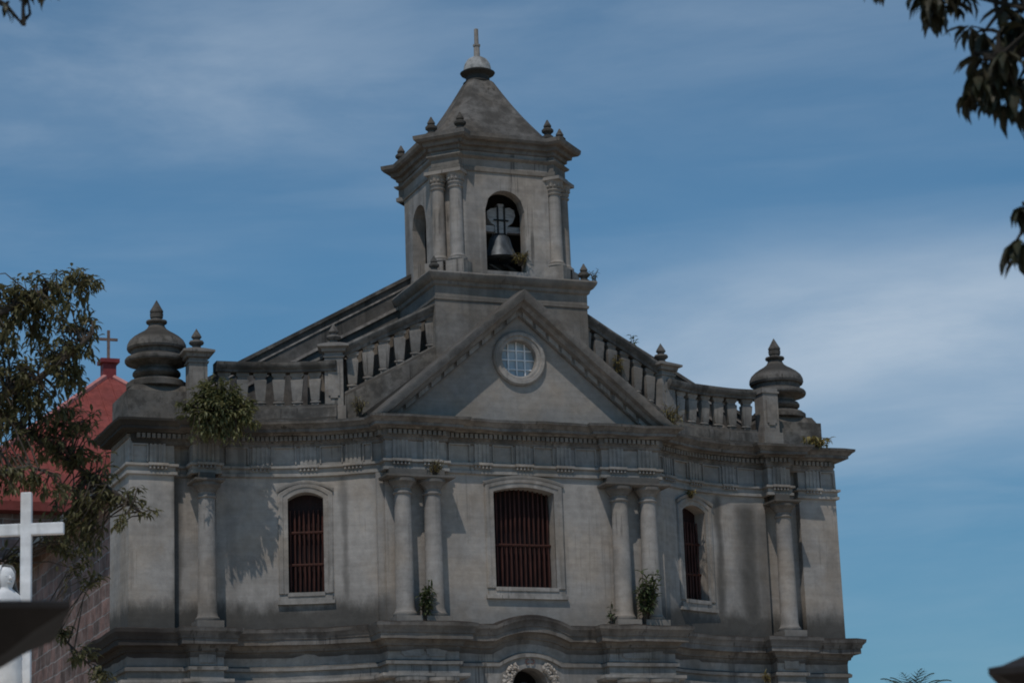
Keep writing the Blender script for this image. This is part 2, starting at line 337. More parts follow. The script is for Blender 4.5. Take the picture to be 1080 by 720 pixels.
        for a, b in zip(bs[:-1], bs[1:]):
            mid = (a + b) / 2; hole = next((h for h in holes if abs(mid - h[0]) < h[1]), None)
            if hole is None: s.add([f(a, z0, 0), f(b, z0, 0), f(b, z1, 0), f(a, z1, 0)], [(0, 1, 2, 3)])
            else:
                if hole[2] > z0 + 1e-4: s.add([f(a, z0, 0), f(b, z0, 0), f(b, hole[2], 0), f(a, hole[2], 0)], [(0, 1, 2, 3)])
                ta, tb = top(hole, a), top(hole, b)
                s.add([f(a, ta, 0), f(b, tb, 0), f(b, z1, 0), f(a, z1, 0)], [(0, 1, 2, 3)])
                s.add([f(a, ta, 0), f(a, ta, -depth), f(b, tb, -depth), f(b, tb, 0)], [(0, 1, 2, 3)])
                s.add([f(a, hole[2], 0), f(b, hole[2], 0), f(b, hole[2], -depth), f(a, hole[2], -depth)], [(0, 1, 2, 3)])
        for hole in holes:
            c, h, zb, zs, ri, rd = hole
            for sg in (-1, 1):
                x = c + sg * h; s.add([f(x, zb, 0), f(x, zb, -depth), f(x, zs, -depth), f(x, zs, 0)], [(0, 1, 2, 3)])
    def build(s, name, mat, parent=None, smooth=40, recalc=True):
        me = bpy.data.meshes.new(name); me.from_pydata(s.v, [], s.f)
        mats = mat if isinstance(mat, (list, tuple)) else [mat]
        for m in mats: me.materials.append(m)
        if len(mats) > 1: me.polygons.foreach_set('material_index', s.mi)
        if recalc:
            bm = bmesh.new(); bm.from_mesh(me); bmesh.ops.recalc_face_normals(bm, faces=bm.faces[:]); bm.to_mesh(me); bm.free()
        if smooth:
            me.polygons.foreach_set('use_smooth', [True] * len(me.polygons)); me.set_sharp_from_angle(angle=math.radians(smooth))
        me.update()
        o = bpy.data.objects.new(name, me); COL.objects.link(o)
        if parent: o.parent = parent
        return o

def tag(o, label=None, cat=None, group=None, kind=None):
    if label: o['label'] = label
    if cat: o['category'] = cat
    if group: o['group'] = group
    if kind: o['kind'] = kind
    return o
def empty(name, loc, label, cat, group=None):
    o = bpy.data.objects.new(name, None); o.location = loc; COL.objects.link(o); o.empty_display_size = 0.3
    return tag(o, label, cat, group)
def dup(src, parent, loc=None, rotz=None, mirror=False):
    o = src.copy(); COL.objects.link(o); o.parent = parent
    if loc is not None: o.location = loc
    if rotz is not None: o.rotation_euler = (0, 0, rotz)
    return o
def mirror_path(right): return [(-x, y) for x, y in reversed(right)] + right

# ------------------------------------------------------------------ ground
g = MB(); nn = 40
for i in range(nn):
    pass
def gz(x, y): return 0.0
g.add([(-3000, -3000, 0), (3000, -3000, 0), (3000, 3000, 0), (-3000, 3000, 0)], [(0, 1, 2, 3)])
tag(g.build('ground', MGRD, smooth=0), kind='structure')
pv = MB(); pv.add([(-30, -60, 0.004), (30, -60, 0.004), (30, -0.9, 0.004), (-30, -0.9, 0.004)], [(0, 1, 2, 3)])
tag(pv.build('paving', MPAVE, smooth=0), kind='structure')

# ================================================================== CHURCH
church = empty('church', (0, 0, 0), 'weathered grey baroque church front with curved wings, pediment and bell tower', 'church')

R = 5.9
def arcpt(phi, r=R, side=1): a = math.radians(phi); return (side * (7.3 - r * math.sin(a)), -4.4 + r * math.cos(a))
ARC = [arcpt(p) for p in (34, 29.5, 25, 20.5, 16, 11.5, 7, 3)]
YE = 1.5                                                   # plane of the end bays
def wing_map(side):
    Ltot = R * math.radians(40)
    def f(s, z, d):                                        # s runs left to right
        phi = (Ltot - s) / R if side > 0 else s / R
        r = R - d
        return (side * (7.3 - r * math.sin(phi)), -4.4 + r * math.cos(phi), z)
    return f, Ltot
WPHI = 21.8; WH = R * math.radians(4.15); WZB, WZS, WRISE = 10.5, 12.79, 0.155

# ---- upper wall
wb = MB()
fc = lambda s, z, d: (s, -d, z)
CW = (-0.01, 0.79, 10.56, 12.91, 0.125, False)
wb.wall(fc, -3.56, 3.56, 9.5, 14.2, [CW], depth=0.44)
for sd_ in (-1, 1):
    f, Lt = wing_map(sd_); c = (Lt - R * math.radians(22.9)) if sd_ > 0 else R * math.radians(20.9)
    wb.wall(f, 0, Lt, 9.5, 14.2, [(c, WH, WZB, WZS, WRISE, False)], depth=0.42, step=0.2)
    # junction pilaster strip beside the central bay
    wb.obox((sd_ * 3.62, 0.20), (1, 0), 0.10, 0.0, 0.10, 9.5, 13.3)
    # recess behind the outer column, end bay, side return
    P = [(7.3, 1.5), (7.3, 1.72), (8.32, 1.72), (8.32, YE), (9.4, YE), (9.4, 3.5), (8.9, 3.5)]
    if sd_ < 0: P = [(-x, y) for x, y in reversed(P)]
    wb.sweep(P, [(0.012, 9.5), (0.0, 14.2)], caps=False, jit=0.012)
wall_o = wb.build('upper_wall', MW, church, smooth=30, recalc=False)

# ---- windows
def window(f, c, h, zb, zs, rise, nbar, midrails, deep, bartop=None):
    fr = MB()
    # stone surround: outline of opening, offset outwards
    inner = [(c - h, zb)] + [(c - h + 2 * h * i / 12, zs + rise * (1 - (2 * i / 12 - 1) ** 2)) for i in range(13)] + [(c + h, zb)]
    prof = [(0.0, -0.02), (0.0, 0.025), (0.11, 0.03), (0.12, 0.05), (0.20, 0.055), (0.225, 0.035), (0.235, -0.01)]
    n = len(inner); rows = []
    for i, (x, z) in enumerate(inner):
        if i == 0: nr = Vector((-1, 0))
        elif i == n - 1: nr = Vector((1, 0))
        else:
            a = Vector(inner[i]) - Vector(inner[i - 1]); b = Vector(inner[i + 1]) - Vector(inner[i])
            n1 = Vector((-a.y, a.x)).normalized(); n2 = Vector((-b.y, b.x)).normalized(); nr = (n1 + n2) / (1 + n1.dot(n2))
        rows.append([f(x + nr.x * o, z + nr.y * o, d) for o, d in prof])
    vs = [p for r_ in rows for p in r_]; m = len(prof)
    fr.add(vs, [(i * m + j, (i + 1) * m + j, (i + 1) * m + j + 1, i * m + j + 1) for i in range(n - 1) for j in range(m - 1)])
    # label mould over the head
    rows = []
    for i in range(15):
        t = i / 7 - 1; x = c + t * (h + 0.25); z = zs + 0.20 + (rise + 0.05) * (1 - t * t)
        rows.append([f(x, z + dz, d) for dz, d in ((-0.05, 0.0), (-0.05, 0.06), (0.0, 0.08), (0.03, 0.08), (0.04, 0.0))])
    fr.add([p for r_ in rows for p in r_], [(i * 5 + j, (i + 1) * 5 + j, (i + 1) * 5 + j + 1, i * 5 + j + 1) for i in range(14) for j in range(4)] + [(0, 1, 2, 3, 4), (74, 73, 72, 71, 70)])
    frame = fr.build('window', MWC, church)
    sl = MB()
    def slab(a, b, z0, z1, d0, d1):
        k = 6; vs = []; fs = []
        for i in range(k + 1):
            x = a + (b - a) * i / k; vs += [f(x, z0, d0), f(x, z0, d1), f(x, z1, d1), f(x, z1, d0)]
        for i in range(k):
            for j in range(4): fs.append((i * 4 + j, i * 4 + (j + 1) % 4, (i + 1) * 4 + (j + 1) % 4, (i + 1) * 4 + j))
        fs += [(0, 1, 2, 3), (k * 4 + 3, k * 4 + 2, k * 4 + 1, k * 4)]
        sl.add(vs, fs)
    slab(c - h - 0.26, c + h + 0.26, zb - 0.26, zb - 0.18, -0.01, 0.085); slab(c - h - 0.20, c + h + 0.20, zb - 0.18, zb - 0.07, -0.01, 0.06); slab(c - h - 0.02, c + h + 0.02, zb - 0.07, zb + 0.02, -deep, 0.085)
    sl.build('sill', MWC, frame)
    bk = MB()
    k = 8
    for i in range(k):
        a = c - h - 0.05 + (2 * h + 0.1) * i / k; b = a + (2 * h + 0.1) / k
        bk.add([f(a, zb - 0.05, -deep - 0.02), f(b, zb - 0.05, -deep - 0.02), f(b, zs + rise + 0.05, -deep - 0.02), f(a, zs + rise + 0.05, -deep - 0.02)], [(0, 1, 2, 3)])
    bk.build('shutter', MRED, frame, recalc=False)
    gr = MB()
    for i in range(nbar):
        x = c - h + 2 * h * (i + 0.5) / nbar; t = (x - c) / h
        zt = bartop or zs + rise * (1 - t * t); wob = random.uniform(-0.012, 0.012)
        pr = []; zc = zb
        zl = [zb + (zt - zb) * q / 14 for q in range(15)]
        for q, z in enumerate(zl): pr.append((f(x + wob * (q / 7 - 1), z, -deep + 0.09 + random.uniform(-.004, .004)), 0.022 + 0.009 * (1 if q % 7 in (2, 3, 4, 5) else 0)))
        gr.tube([p for p, _ in pr], [r_ for _, r_ in pr], 6)
    for zr in midrails:
        pts = [f(c - h + 2 * h * i / 6, zr, -deep + 0.10) for i in range(7)]; gr.tube(pts, 0.034, 6)
    gr.build('grille', MREDL, frame)
window(fc, -0.01, 0.79, 10.56, 12.91, 0.125, 13, (11.66,), 0.40)
for sd_ in (-1, 1):
    f, Lt = wing_map(sd_); c = (Lt - R * math.radians(22.9)) if sd_ > 0 else R * math.radians(20.9)
    window(f, c, WH, WZB, WZS, WRISE, 8, (11.22, 12.0), 0.34, 12.55)

# ---- entablature
def pathR(step, colstep, rec, back=3.3):
    r = [(2.05, 0.0), (2.05, -step), (3.56, -step), (3.56, 0.165)] + ARC + [(7.3, 1.5), (7.3, 1.5 - colstep), (7.92, 1.5 - colstep)]
    if rec: r += [(7.92, 1.72), (8.32, 1.72), (8.32, YE)]
    else: r += [(7.92, YE)]
    return r + [(9.4, YE), (9.4, back), (8.9, back)]
PF = mirror_path(pathR(0.15, 0.30, True)); PC = mirror_path([(min(x, 9.27), y) for x, y in pathR(0.15, 0.30, False)])
ent = MB()
ent.sweep(PF, [(0.0, 13.30), (0.07, 13.32), (0.07, 13.39), (0.035, 13.40), (0.035, 13.50), (0.10, 13.52), (0.10, 13.575), (0.012, 13.58), (0.012, 14.10)], caps=False)
cb = MB()
cb.sweep(PC, [(0.0, 14.02), (0.05, 14.05), (0.06, 14.12), (0.09, 14.135), (0.09, 14.29), (0.18, 14.30), (0.20, 14.34), (0.37, 14.345), (0.37, 14.42), (0.395, 14.425), (0.44, 14.48), (0.505, 14.52), (0.515, 14.58), (0.28, 14.615), (-0.25, 14.64)], caps=False, jit=0.020, seg=0.3)
# dentil course (pattern of the cornice): small blocks carried along the same plan
cb.cur = 1
def along(path, spacing, start=0.0):
    out = []
    for a, b in zip(path[:-1], path[1:]):
        a = Vector(a); b = Vector(b); Ln = (b - a).length
        if Ln < spacing * 0.8: continue
        k = max(1, round(Ln / spacing)); t = (b - a).normalized()
        for i in range(k): out.append((a + t * (Ln * (i + 0.5) / k), (t.x, t.y)))
    return out
for c, t in along(PC, 0.125): cb.obox((c.x, c.y), t, 0.040, 0.085, 0.17, 14.175, 14.285)
# recessed frieze panels between the triglyphs: a raised flat fillet round each
def panel(c, t, hw):
    for a, b, z0, z1 in ((-hw, hw, 14.02, 14.05), (-hw, -hw + 0.03, 13.62, 14.02), (hw - 0.03, hw, 13.62, 14.02)):
        cc = (c[0] + t[0] * (a + b) / 2, c[1] + t[1] * (a + b) / 2); ent.obox(cc, t, (b - a) / 2, 0.0, 0.06, z0, z1)
for x in (-0.53, 0.545): panel((x, 0), (1, 0), 0.26)
for x in (-1.65, 1.66): panel((x, 0), (1, 0), 0.28)
for sg in (-1, 1):
    for ph, hw in ((5, 0.28), (16, 0.30), (27.2, 0.28), (36, 0.12)): a = sg * math.radians(ph); panel(arcpt(ph, R - 0.005, sg), (math.cos(a), math.sin(a)), hw)
    panel((sg * 9.15, YE), (1, 0), 0.2)


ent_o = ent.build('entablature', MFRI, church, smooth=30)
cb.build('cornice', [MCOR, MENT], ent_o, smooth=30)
# triglyphs with guttae
tg = MB()
tg.cur = 0
for k in range(4): tg.box(-0.20 + k * 0.108, -0.20 + k * 0.108 + 0.070, -0.05, 0.0, 13.59, 14.06, 0.008)
tg.box(-0.19, 0.19, -0.03, 0.0, 13.59, 14.06)
tg.cur = 1
tg.box(-0.24, 0.24, -0.13, 0.0, 13.525, 13.585)
for k in range(5): tg.lathe([(0.030, 0.0), (0.018, 0.075)], (-0.19 + k * 0.095, -0.085, 13.45), 8)
tg0 = tg.build('triglyph', [MTRI, MWC], ent_o, smooth=30)
tspots = [((x, -0.012), 0) for x in (-1.07, 0.01, 1.08)] + [((sg * x, -0.162), 0) for sg in (-1, 1) for x in (2.42, 3.20)]
for sg in (-1, 1):
    for ph in (10.5, 21.8, 32.5): tspots.append((arcpt(ph, R - 0.012, sg), sg * math.radians(ph)))
    tspots += [((sg * 7.61, 1.188), 0), ((sg * 8.72, YE - 0.012), 0)]
for i, (p, a) in enumerate(tspots):
    o = tg0 if i == 0 else dup(tg0, ent_o)
    o.location = (p[0], p[1], 0); o.rotation_euler = (0, 0, a)

# ---- columns of the upper storey
def column_mesh(r0, r1, z0, zc, zt, n=28):
    m = MB()
    h = zc - z0
    pr = [(r0 * 1.22, z0), (r0 * 1.30, z0 + 0.035), (r0 * 1.30, z0 + 0.075), (r0 * 1.14, z0 + 0.11), (r0 * 1.06, z0 + 0.15), (r0, z0 + 0.22)]
    for i in range(1, 9):
        t = i / 8; pr.append((r0 + (r1 - r0) * (t ** 1.5), z0 + 0.22 + (h - 0.22) * t))
    pr += [(r1 * 1.0, zc), (r1 * 1.16, zc + 0.015), (r1 * 1.2, zc + 0.04), (r1 * 1.16, zc + 0.065), (r1 * 1.04, zc + 0.08), (r1 * 1.04, zc + 0.15), (r1 * 1.2, zc + 0.17), (r1 * 1.2, zc + 0.19), (r1 * 1.5, zc + 0.27), (r1 * 1.68, zc + 0.30), (r1 * 1.7, zt)]
    m.lathe(pr, n=n); return m
cm = column_mesh(0.228, 0.195, 9.78, 12.70, 13.07)
for k in range(2): pass
cm.box(-0.32, 0.32, -0.32, 0.30, 9.62, 9.785)
col0 = cm.build('column', MCOLM, church, smooth=30)
colspots = [(-3.20, -0.25), (-2.45, -0.25), (2.42, -0.25), (3.18, -0.25), (-7.62, 1.12), (7.62, 1.12)]
for i, (x, y) in enumerate(colspots):
    o = col0 if i == 0 else dup(col0, church); o.location = (x, y, 0); o.rotation_euler = (0, 0, 0 if i < 4 else 0)
for i, (a, b, y0, y1) in enumerate(((-3.62, -2.02, -0.50, 0.05), (2.02, 3.62, -0.50, 0.05), (-7.92, -7.32, 0.84, 1.55), (7.32, 7.92, 0.84, 1.55))):
    m = MB(); m.box(a + 0.10, b - 0.10, y0 + 0.24, y1, 13.14, 13.34); m.sweep([(a, y1), (a, y0), (b, y0), (b, y1)], [(-0.2, 13.065), (0.03, 13.07), (0.07, 13.10), (0.07, 13.145), (-0.2, 13.15)], jit=0.006, caps=False)
    m.build('capital_slab', MCOLM, church, smooth=30)

# ---- pediment
def rake(y0): pass
AP = (0.0, 17.36); TB = 14.60; SL = 0.84; XF = (AP[1] - TB) / SL
me = bpy.data.meshes.new('pediment'); bm = bmesh.new()
outer = [bm.verts.new((x, 0.004, z)) for x, z in ((-XF, TB), (XF, TB), AP)]
circ = [bm.verts.new((0.0 + 0.47 * math.cos(2 * PI * k / 40), 0.004, 16.26 + 0.47 * math.sin(2 * PI * k / 40))) for k in range(40)]
eds = [bm.edges.new((outer[i], outer[(i + 1) % 3])) for i in range(3)] + [bm.edges.new((circ[i], circ[(i + 1) % 40])) for i in range(40)]
bmesh.ops.triangle_fill(bm, use_beauty=True, edges=eds)
for f_ in [f_ for f_ in bm.faces if (f_.calc_center_median() - Vector((0, 0.004, 16.26))).length < 0.4 and all(v in circ for v in f_.verts)]: bm.faces.remove(f_)
back = [bm.verts.new((v.co.x, 0.36, v.co.z)) for v in circ]
for i in range(40): bm.faces.new((circ[i], circ[(i + 1) % 40], back[(i + 1) % 40], back[i]))
bm.to_mesh(me); bm.free(); me.materials.append(MPED)
ped = bpy.data.objects.new('pediment', me); COL.objects.link(ped); ped.parent = church
rk = MB()
nrm = Vector((SL, 1)).normalized()                          # normal of right rake in (x,z)
prof = [(0.0, -0.02), (-0.10, -0.02), (-0.10, 0.10), (-0.30, 0.12), (-0.36, 0.20), (-0.50, 0.23), (-0.56, 0.32), (-0.58, 0.40), (-0.20, 0.44), (0.45, 0.45), (0.45, -0.3)]
XR = 3.95
vs = []; fs = []; m = len(prof); K = 14
for i in range(2 * K + 1):
    t = i / K - 1                                           # -1 .. 1
    for y, h in prof:
        hh = h / nrm.y
        zc = AP[1] + hh - SL * abs(t) * XR
        p = Vector((t * XR, y, zc)); p.z += noise.noise(p * 1.9) * 0.018; p.z = max(p.z, 14.47)
        vs.append(p)
for i in range(2 * K):
    for j in range(m): fs.append((i * m + j, (i + 1) * m + j, (i + 1) * m + (j + 1) % m, i * m + (j + 1) % m))
fs += [tuple(range(m)), tuple(2 * K * m + j for j in range(m))]
rk.add(vs, fs)
rk.cur = 1
for sg in (-1, 1):
    for i in range(10):
        x = sg * (0.22 + i * 0.335); z = AP[1] - SL * abs(x)
        dx = 0.125
        vs = []
        for y in (-0.09, -0.145):
            for xx, hh in ((x - dx, 0.005), (x + dx, 0.005), (x + dx, 0.135), (x - dx, 0.135)):
                vs.append((xx, y, AP[1] - SL * abs(xx) + hh))
        rk.add(vs, [(0, 1, 2, 3), (7, 6, 5, 4), (0, 4, 5, 1), (1, 5, 6, 2), (2, 6, 7, 3), (3, 7, 4, 0)])
rk_o = rk.build('raking_cornice', [plaster('raking_cornice_plaster', (0.226, 0.212, 0.198), dirt=(0.05, 0.047, 0.043), amount=0.4, streak=0.3, topmold=0.7, light=0.1), MTRI], ped, smooth=30)
oc = MB()
prof = [(0.46, -0.30), (0.46, 0.03), (0.50, 0.06), (0.55, 0.06), (0.57, 0.10), (0.65, 0.10), (0.69, 0.06), (0.70, -0.01)]
n = 48; vs = []; fs = []
for k in range(n):
    a = 2 * PI * k / n
    for r_, d in prof: vs.append((r_ * math.cos(a), -d, 16.26 + r_ * math.sin(a)))
for k in range(n):
    for j in range(len(prof) - 1): fs.append((k * 8 + j, ((k + 1) % n) * 8 + j, ((k + 1) % n) * 8 + j + 1, k * 8 + j + 1))
oc.add(vs, fs); oc_o = oc.build('round_window', MWC, ped, smooth=30)
gl = MB(); gl.add([(0.47 * math.cos(2 * PI * k / 32), 0.20, 16.26 + 0.47 * math.sin(2 * PI * k / 32)) for k in range(32)], [tuple(range(32))])
gl.build('pane', MGLS, oc_o, smooth=0)
mu = MB()
for x in (-0.22, 0.0, 0.22): h = math.sqrt(0.47 ** 2 - x * x); mu.box(x - 0.016, x + 0.016, 0.155, 0.19, 16.26 - h, 16.26 + h)
for z in (-0.24, 0.0, 0.24): h = math.sqrt(0.47 ** 2 - z * z); mu.box(-h, h, 0.16, 0.192, 16.26 + z - 0.014, 16.26 + z + 0.014)
mu.build('muntin', MMUNT, oc_o, smooth=0)
# solid mass behind the raking cornices up to the balustrade
ms = MB(); vs = [(-4.0, 0.29, 14.5), (4.0, 0.29, 14.5), (4.0, 0.29, 14.72), (0, 0.29, 17.75), (-4.0, 0.29, 14.72)]
ms.add(vs + [(x, 1.0, z) for x, y, z in vs], [(0, 1, 2, 3, 4), (5, 9, 8, 7, 6), (0, 5, 6, 1), (1, 6, 7, 2), (2, 7, 8, 3), (3, 8, 9, 4), (4, 9, 5, 0)])
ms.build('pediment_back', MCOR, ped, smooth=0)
# terrace slab closing the facade top
tr = MB(); up_ = [(x, y + 0.25 if abs(x) < 9 else y) for x, y in PC]
pts = mirror_path([(3.6, 0.3)] + ARC + [(7.3, 1.5), (9.3, 1.6), (9.3, 5.0)])
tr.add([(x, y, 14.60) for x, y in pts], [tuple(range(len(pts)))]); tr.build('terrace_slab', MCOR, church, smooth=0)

# ---- balustrades
def baluster_mesh(h):
    m = MB(); q = math.sqrt(2)
    m.lathe([(0.155, 0.0), (0.155, 0.05)], n=4, rot=PI / 4)
    m.lathe([(0.10, 0.05), (0.155, 0.065), (0.17, 0.09), (0.155, 0.115), (0.10, 0.13)], n=16)
    s_ = h / 0.83
    m.lathe([(0.115 * q, 0.13), (0.125 * q, 0.15), (0.175 * q, h - 0.20), (0.17 * q, h - 0.18), (0.13 * q, h - 0.155)], n=4, rot=PI / 4)
    m.lathe([(0.135 * q, h - 0.155), (0.135 * q, h - 0.12), (0.19 * q, h - 0.07), (0.19 * q, h)], n=4, rot=PI / 4)
    return m
RB = 6.13
def finial_prof(k=1.0):
    return [(0.15, 0.0), (0.15, 0.06), (0.11, 0.085), (0.10, 0.12), (0.17, 0.165), (0.185, 0.20), (0.16, 0.245), (0.09, 0.27), (0.085, 0.30), (0.12, 0.325), (0.125, 0.35), (0.10, 0.40), (0.055, 0.47), (0.02, 0.53), (0.004, 0.56)]
fin_o = None; bal0 = None
for sd_ in (-1, 1):
    # curved balustrade between the two piers
    phs = [0.5 + 28 * i / 10 for i in range(11)]
    path = [arcpt(p, RB, sd_) for p in (phs if sd_ < 0 else reversed(phs))]
    bc = MB()
    bc.sweep(path, [(-0.25, 14.6), (0.30, 14.6), (0.30, 14.72), (0.22, 14.78), (0.20, 15.02), (0.16, 15.07), (0.16, 15.11), (-0.2, 15.115)], jit=0.012)
    bo = bc.build('balustrade', MPAR, church, smooth=30)
    rl = MB()
    rl.sweep(path, [(-0.16, 15.93), (0.16, 15.93), (0.17, 15.99), (0.22, 16.03), (0.25, 16.10), (0.25, 16.15), (0.20, 16.18), (-0.2, 16.185), (-0.2, 15.95)], jit=0.010)
    rl.build('handrail', MPAR, bo, smooth=30)
    for i in range(7):
        ph = 2.6 + i * 4.15
        if bal0 is None:
            bal0 = baluster_mesh(0.83).build('baluster', MBAL, bo, smooth=30); o = bal0
        else: o = dup(bal0, bo)
        p = arcpt(ph, RB, sd_); o.location = (p[0], p[1], 15.105); o.rotation_euler = (0, 0, sd_ * math.radians(ph)); o.scale = (random.uniform(0.82, 0.9), 0.5, 1.0); o.rotation_euler = (random.uniform(-.012, .012), random.uniform(-.02, .02), sd_ * math.radians(ph) + random.uniform(-.06, .06))
    # piers
    for x, y, zb, zt, hw, cap, fin in ((4.40, 1.16, 14.6, 16.42, 0.225, True, True), (7.68, 1.80, 14.6, 16.26, 0.225, sd_ < 0, sd_ < 0)):
        pm = MB(); x = sd_ * x
        a = sd_ * math.radians(20 if abs(x) < 5 else 3); t = (math.cos(a), math.sin(a))
        pm.obox((x, y), t, hw + 0.06, -0.29, 0.29, zb, zb + 0.46); pm.obox((x, y), t, hw, -hw, hw, zb + 0.45, zt)
        # raised panel on the front, rounded foot
        pm.obox((x, y), t, 0.14, hw, hw + 0.03, zb + 0.72, zt - 0.32); pm.obox((x, y), t, 0.09, hw, hw + 0.03, zb + 0.66, zb + 0.72); pm.obox((x, y), t, hw + 0.03, -hw - 0.03, hw + 0.03, zt - 0.14, zt - 0.09)
        if cap:
            q = math.sqrt(2)
            pm.lathe([(hw * q, zt - 0.02), ((hw + 0.06) * q, zt + 0.0), ((hw + 0.08) * q, zt + 0.07), ((hw + 0.16) * q, zt + 0.11), ((hw + 0.16) * q, zt + 0.16), (0.16 * q, zt + 0.25)], (x, y, 0), 4, a + PI / 4)
        po = pm.build('pier', MBAL if not cap else MBAL, bo, smooth=30)
        if fin:
            if fin_o is None:
                fm = MB(); fm.lathe(finial_prof(), n=20); fin_o = fm.build('finial', MURN, bo, smooth=35); fo = fin_o
            else: fo = dup(fin_o, bo)
            fo.location = (x, y, zt + 0.20)
    # raking balustrade climbing from the inner pier to the tower base
    A = Vector((sd_ * 1.96, 0.62)); B = Vector((sd_ * 4.18, 1.12))
    pl = [A, B] if sd_ > 0 else [B, A]
    def zline(p, za, zb_): t = (Vector(p) - A).length / (B - A).length; return za + (zb_ - za) * t
    P4 = [pl[0].lerp(pl[1], i / 5) for i in range(6)]
    rb = MB()
    rb.sweep(P4, [(-0.3, -2.2), (0.2, -2.2), (0.26, -0.25), (0.26, -0.12), (0.17, -0.04), (0.16, 0.0), (-0.2, 0.0)], dz=[zline(p, 16.62, 15.42) for p in P4], jit=0.012, seg=0)
    ro = rb.build('raking_balustrade', MPAR, church, smooth=30)
    rr_ = MB()
    rr_.sweep(P4, [(-0.15, -0.28), (0.15, -0.28), (0.16, -0.20), (0.22, -0.14), (0.25, -0.06), (0.24, 0.0), (-0.2, 0.0)], dz=[zline(p, 17.66, 16.60) for p in P4], jit=0.012, seg=0)
    rr_.build('handrail', MPAR, ro, smooth=30)
    tdir = (B - A).normalized(); ang = math.atan2(tdir.y, tdir.x) if sd_ > 0 else math.atan2(-tdir.y, -tdir.x)
    for i in range(6):
        t = 0.045 + i * 0.172; p = A.lerp(B, t); z = 16.62 + (15.42 - 16.62) * t - 0.03; h2 = (17.66 - 1.06 * t - 0.25) - z
        bs_ = (1.0, h2 / 0.83)
        o = dup(bal0, ro); o.location = (p.x, p.y, z); o.rotation_euler = (0, 0, ang); o.scale = (0.84, 0.6, bs_[1])
    # screen wall behind the raking balusters
    sw = MB(); A2 = Vector((sd_ * 1.8, 1.0)); B2 = Vector((sd_ * 4.9, 1.75)); pl2 = [A2, B2] if sd_ > 0 else [B2, A2]
    P5 = [pl2[0].lerp(pl2[1], i / 5) for i in range(6)]
    def zl2(p): t = (Vector(p) - A2).length / (B2 - A2).length; return 17.75 - 1.45 * t
    sw.sweep(P5, [(-0.2, -2.5), (0.0, -2.5), (0.0, -0.10), (0.06, -0.07), (0.06, 0.0), (-0.25, 0.02)], dz=[zl2(p) for p in P5], jit=0.01, seg=0)
    sw.build('screen_wall', MBASE, church, smooth=30)
# urns on blocks over the end bays
blk = MB(); blk.box(-0.88, 0.88, -0.72, 0.95, 14.58, 15.46); blk.box(-0.80, 0.80, -0.66, 0.88, 15.46, 15.64, 0.10)
urn_b = blk.build('urn_block', MPAR, church, smooth=30)
up = [(0.70, 0.0), (0.735, 0.02), (0.735, 0.14), (0.68, 0.16), (0.66, 0.20), (0.49, 0.21), (0.46, 0.27), (0.53, 0.30), (0.585, 0.36), (0.585, 0.41), (0.55, 0.46), (0.48, 0.49), (0.47, 0.55), (0.56, 0.60), (0.66, 0.635), (0.75, 0.65), (0.775, 0.69), (0.775, 0.74), (0.745, 0.785), (0.65, 0.83), (0.625, 0.85), (0.625, 0.96), (0.70, 0.975), (0.725, 1.03), (0.715, 1.12), (0.665, 1.22), (0.57, 1.31), (0.45, 1.39), (0.33, 1.46), (0.24, 1.53), (0.20, 1.60), (0.19, 1.65), (0.245, 1.67), (0.26, 1.70), (0.25, 1.735), (0.15, 1.75), (0.13, 1.80), (0.155, 1.815), (0.165, 1.91), (0.135, 1.925), (0.16, 1.945), (0.165, 1.985), (0.12, 2.06), (0.06, 2.17), (0.02, 2.24), (0.004, 2.27)]
um = MB(); um.lathe(up, n=40); urn = um.build('urn', MURN, urn_b, smooth=28); urn.location = (0, 0, 15.64)
urn_b.location = (-8.46, 2.66, 0)
b2 = dup(urn_b, church, (8.46, 2.66, 0)); u2 = dup(urn, b2, (0, 0, 15.64))

# ---- ledge over the lower storey (with a swan curve over the niche)
def ledgeR(st, cst):
    return [(1.92, 0.0), (1.92, -st), (3.68, -st), (3.68, 0.26)] + ARC[1:] + [(7.22, 1.5), (7.22, 1.5 - cst), (8.02, 1.5 - cst), (8.02, YE), (9.43, YE), (9.43, 4.3), (8.9, 4.3)]
def niche_arch(z=0.24, w=0.96, k=16): return [(-w + 2 * w * i / k, 0.0) for i in range(k + 1)], [z * (1 - abs(-1 + 2 * i / k) ** 2.1) for i in range(k + 1)]
ax_, az_ = niche_arch()
rp = ledgeR(0.36, 0.36)
LP = [(-x, y) for x, y in reversed(rp)] + ax_ + rp; LD = [0.0] * len(rp) + az_ + [0.0] * len(rp)
lg = MB(); lg.sweep(LP, [(0.0, 8.98), (0.02, 9.10), (0.07, 9.11), (0.08, 9.16), (0.11, 9.19), (0.13, 9.24), (0.27, 9.245), (0.27, 9.375), (0.295, 9.38), (0.31, 9.45), (0.375, 9.53), (0.385, 9.61), (0.20, 9.66), (-0.35, 9.70)], dz=LD, caps=False, jit=0.020, seg=0.3)
ledge_o = lg.build('ledge_cornice', MLED, church, smooth=30)
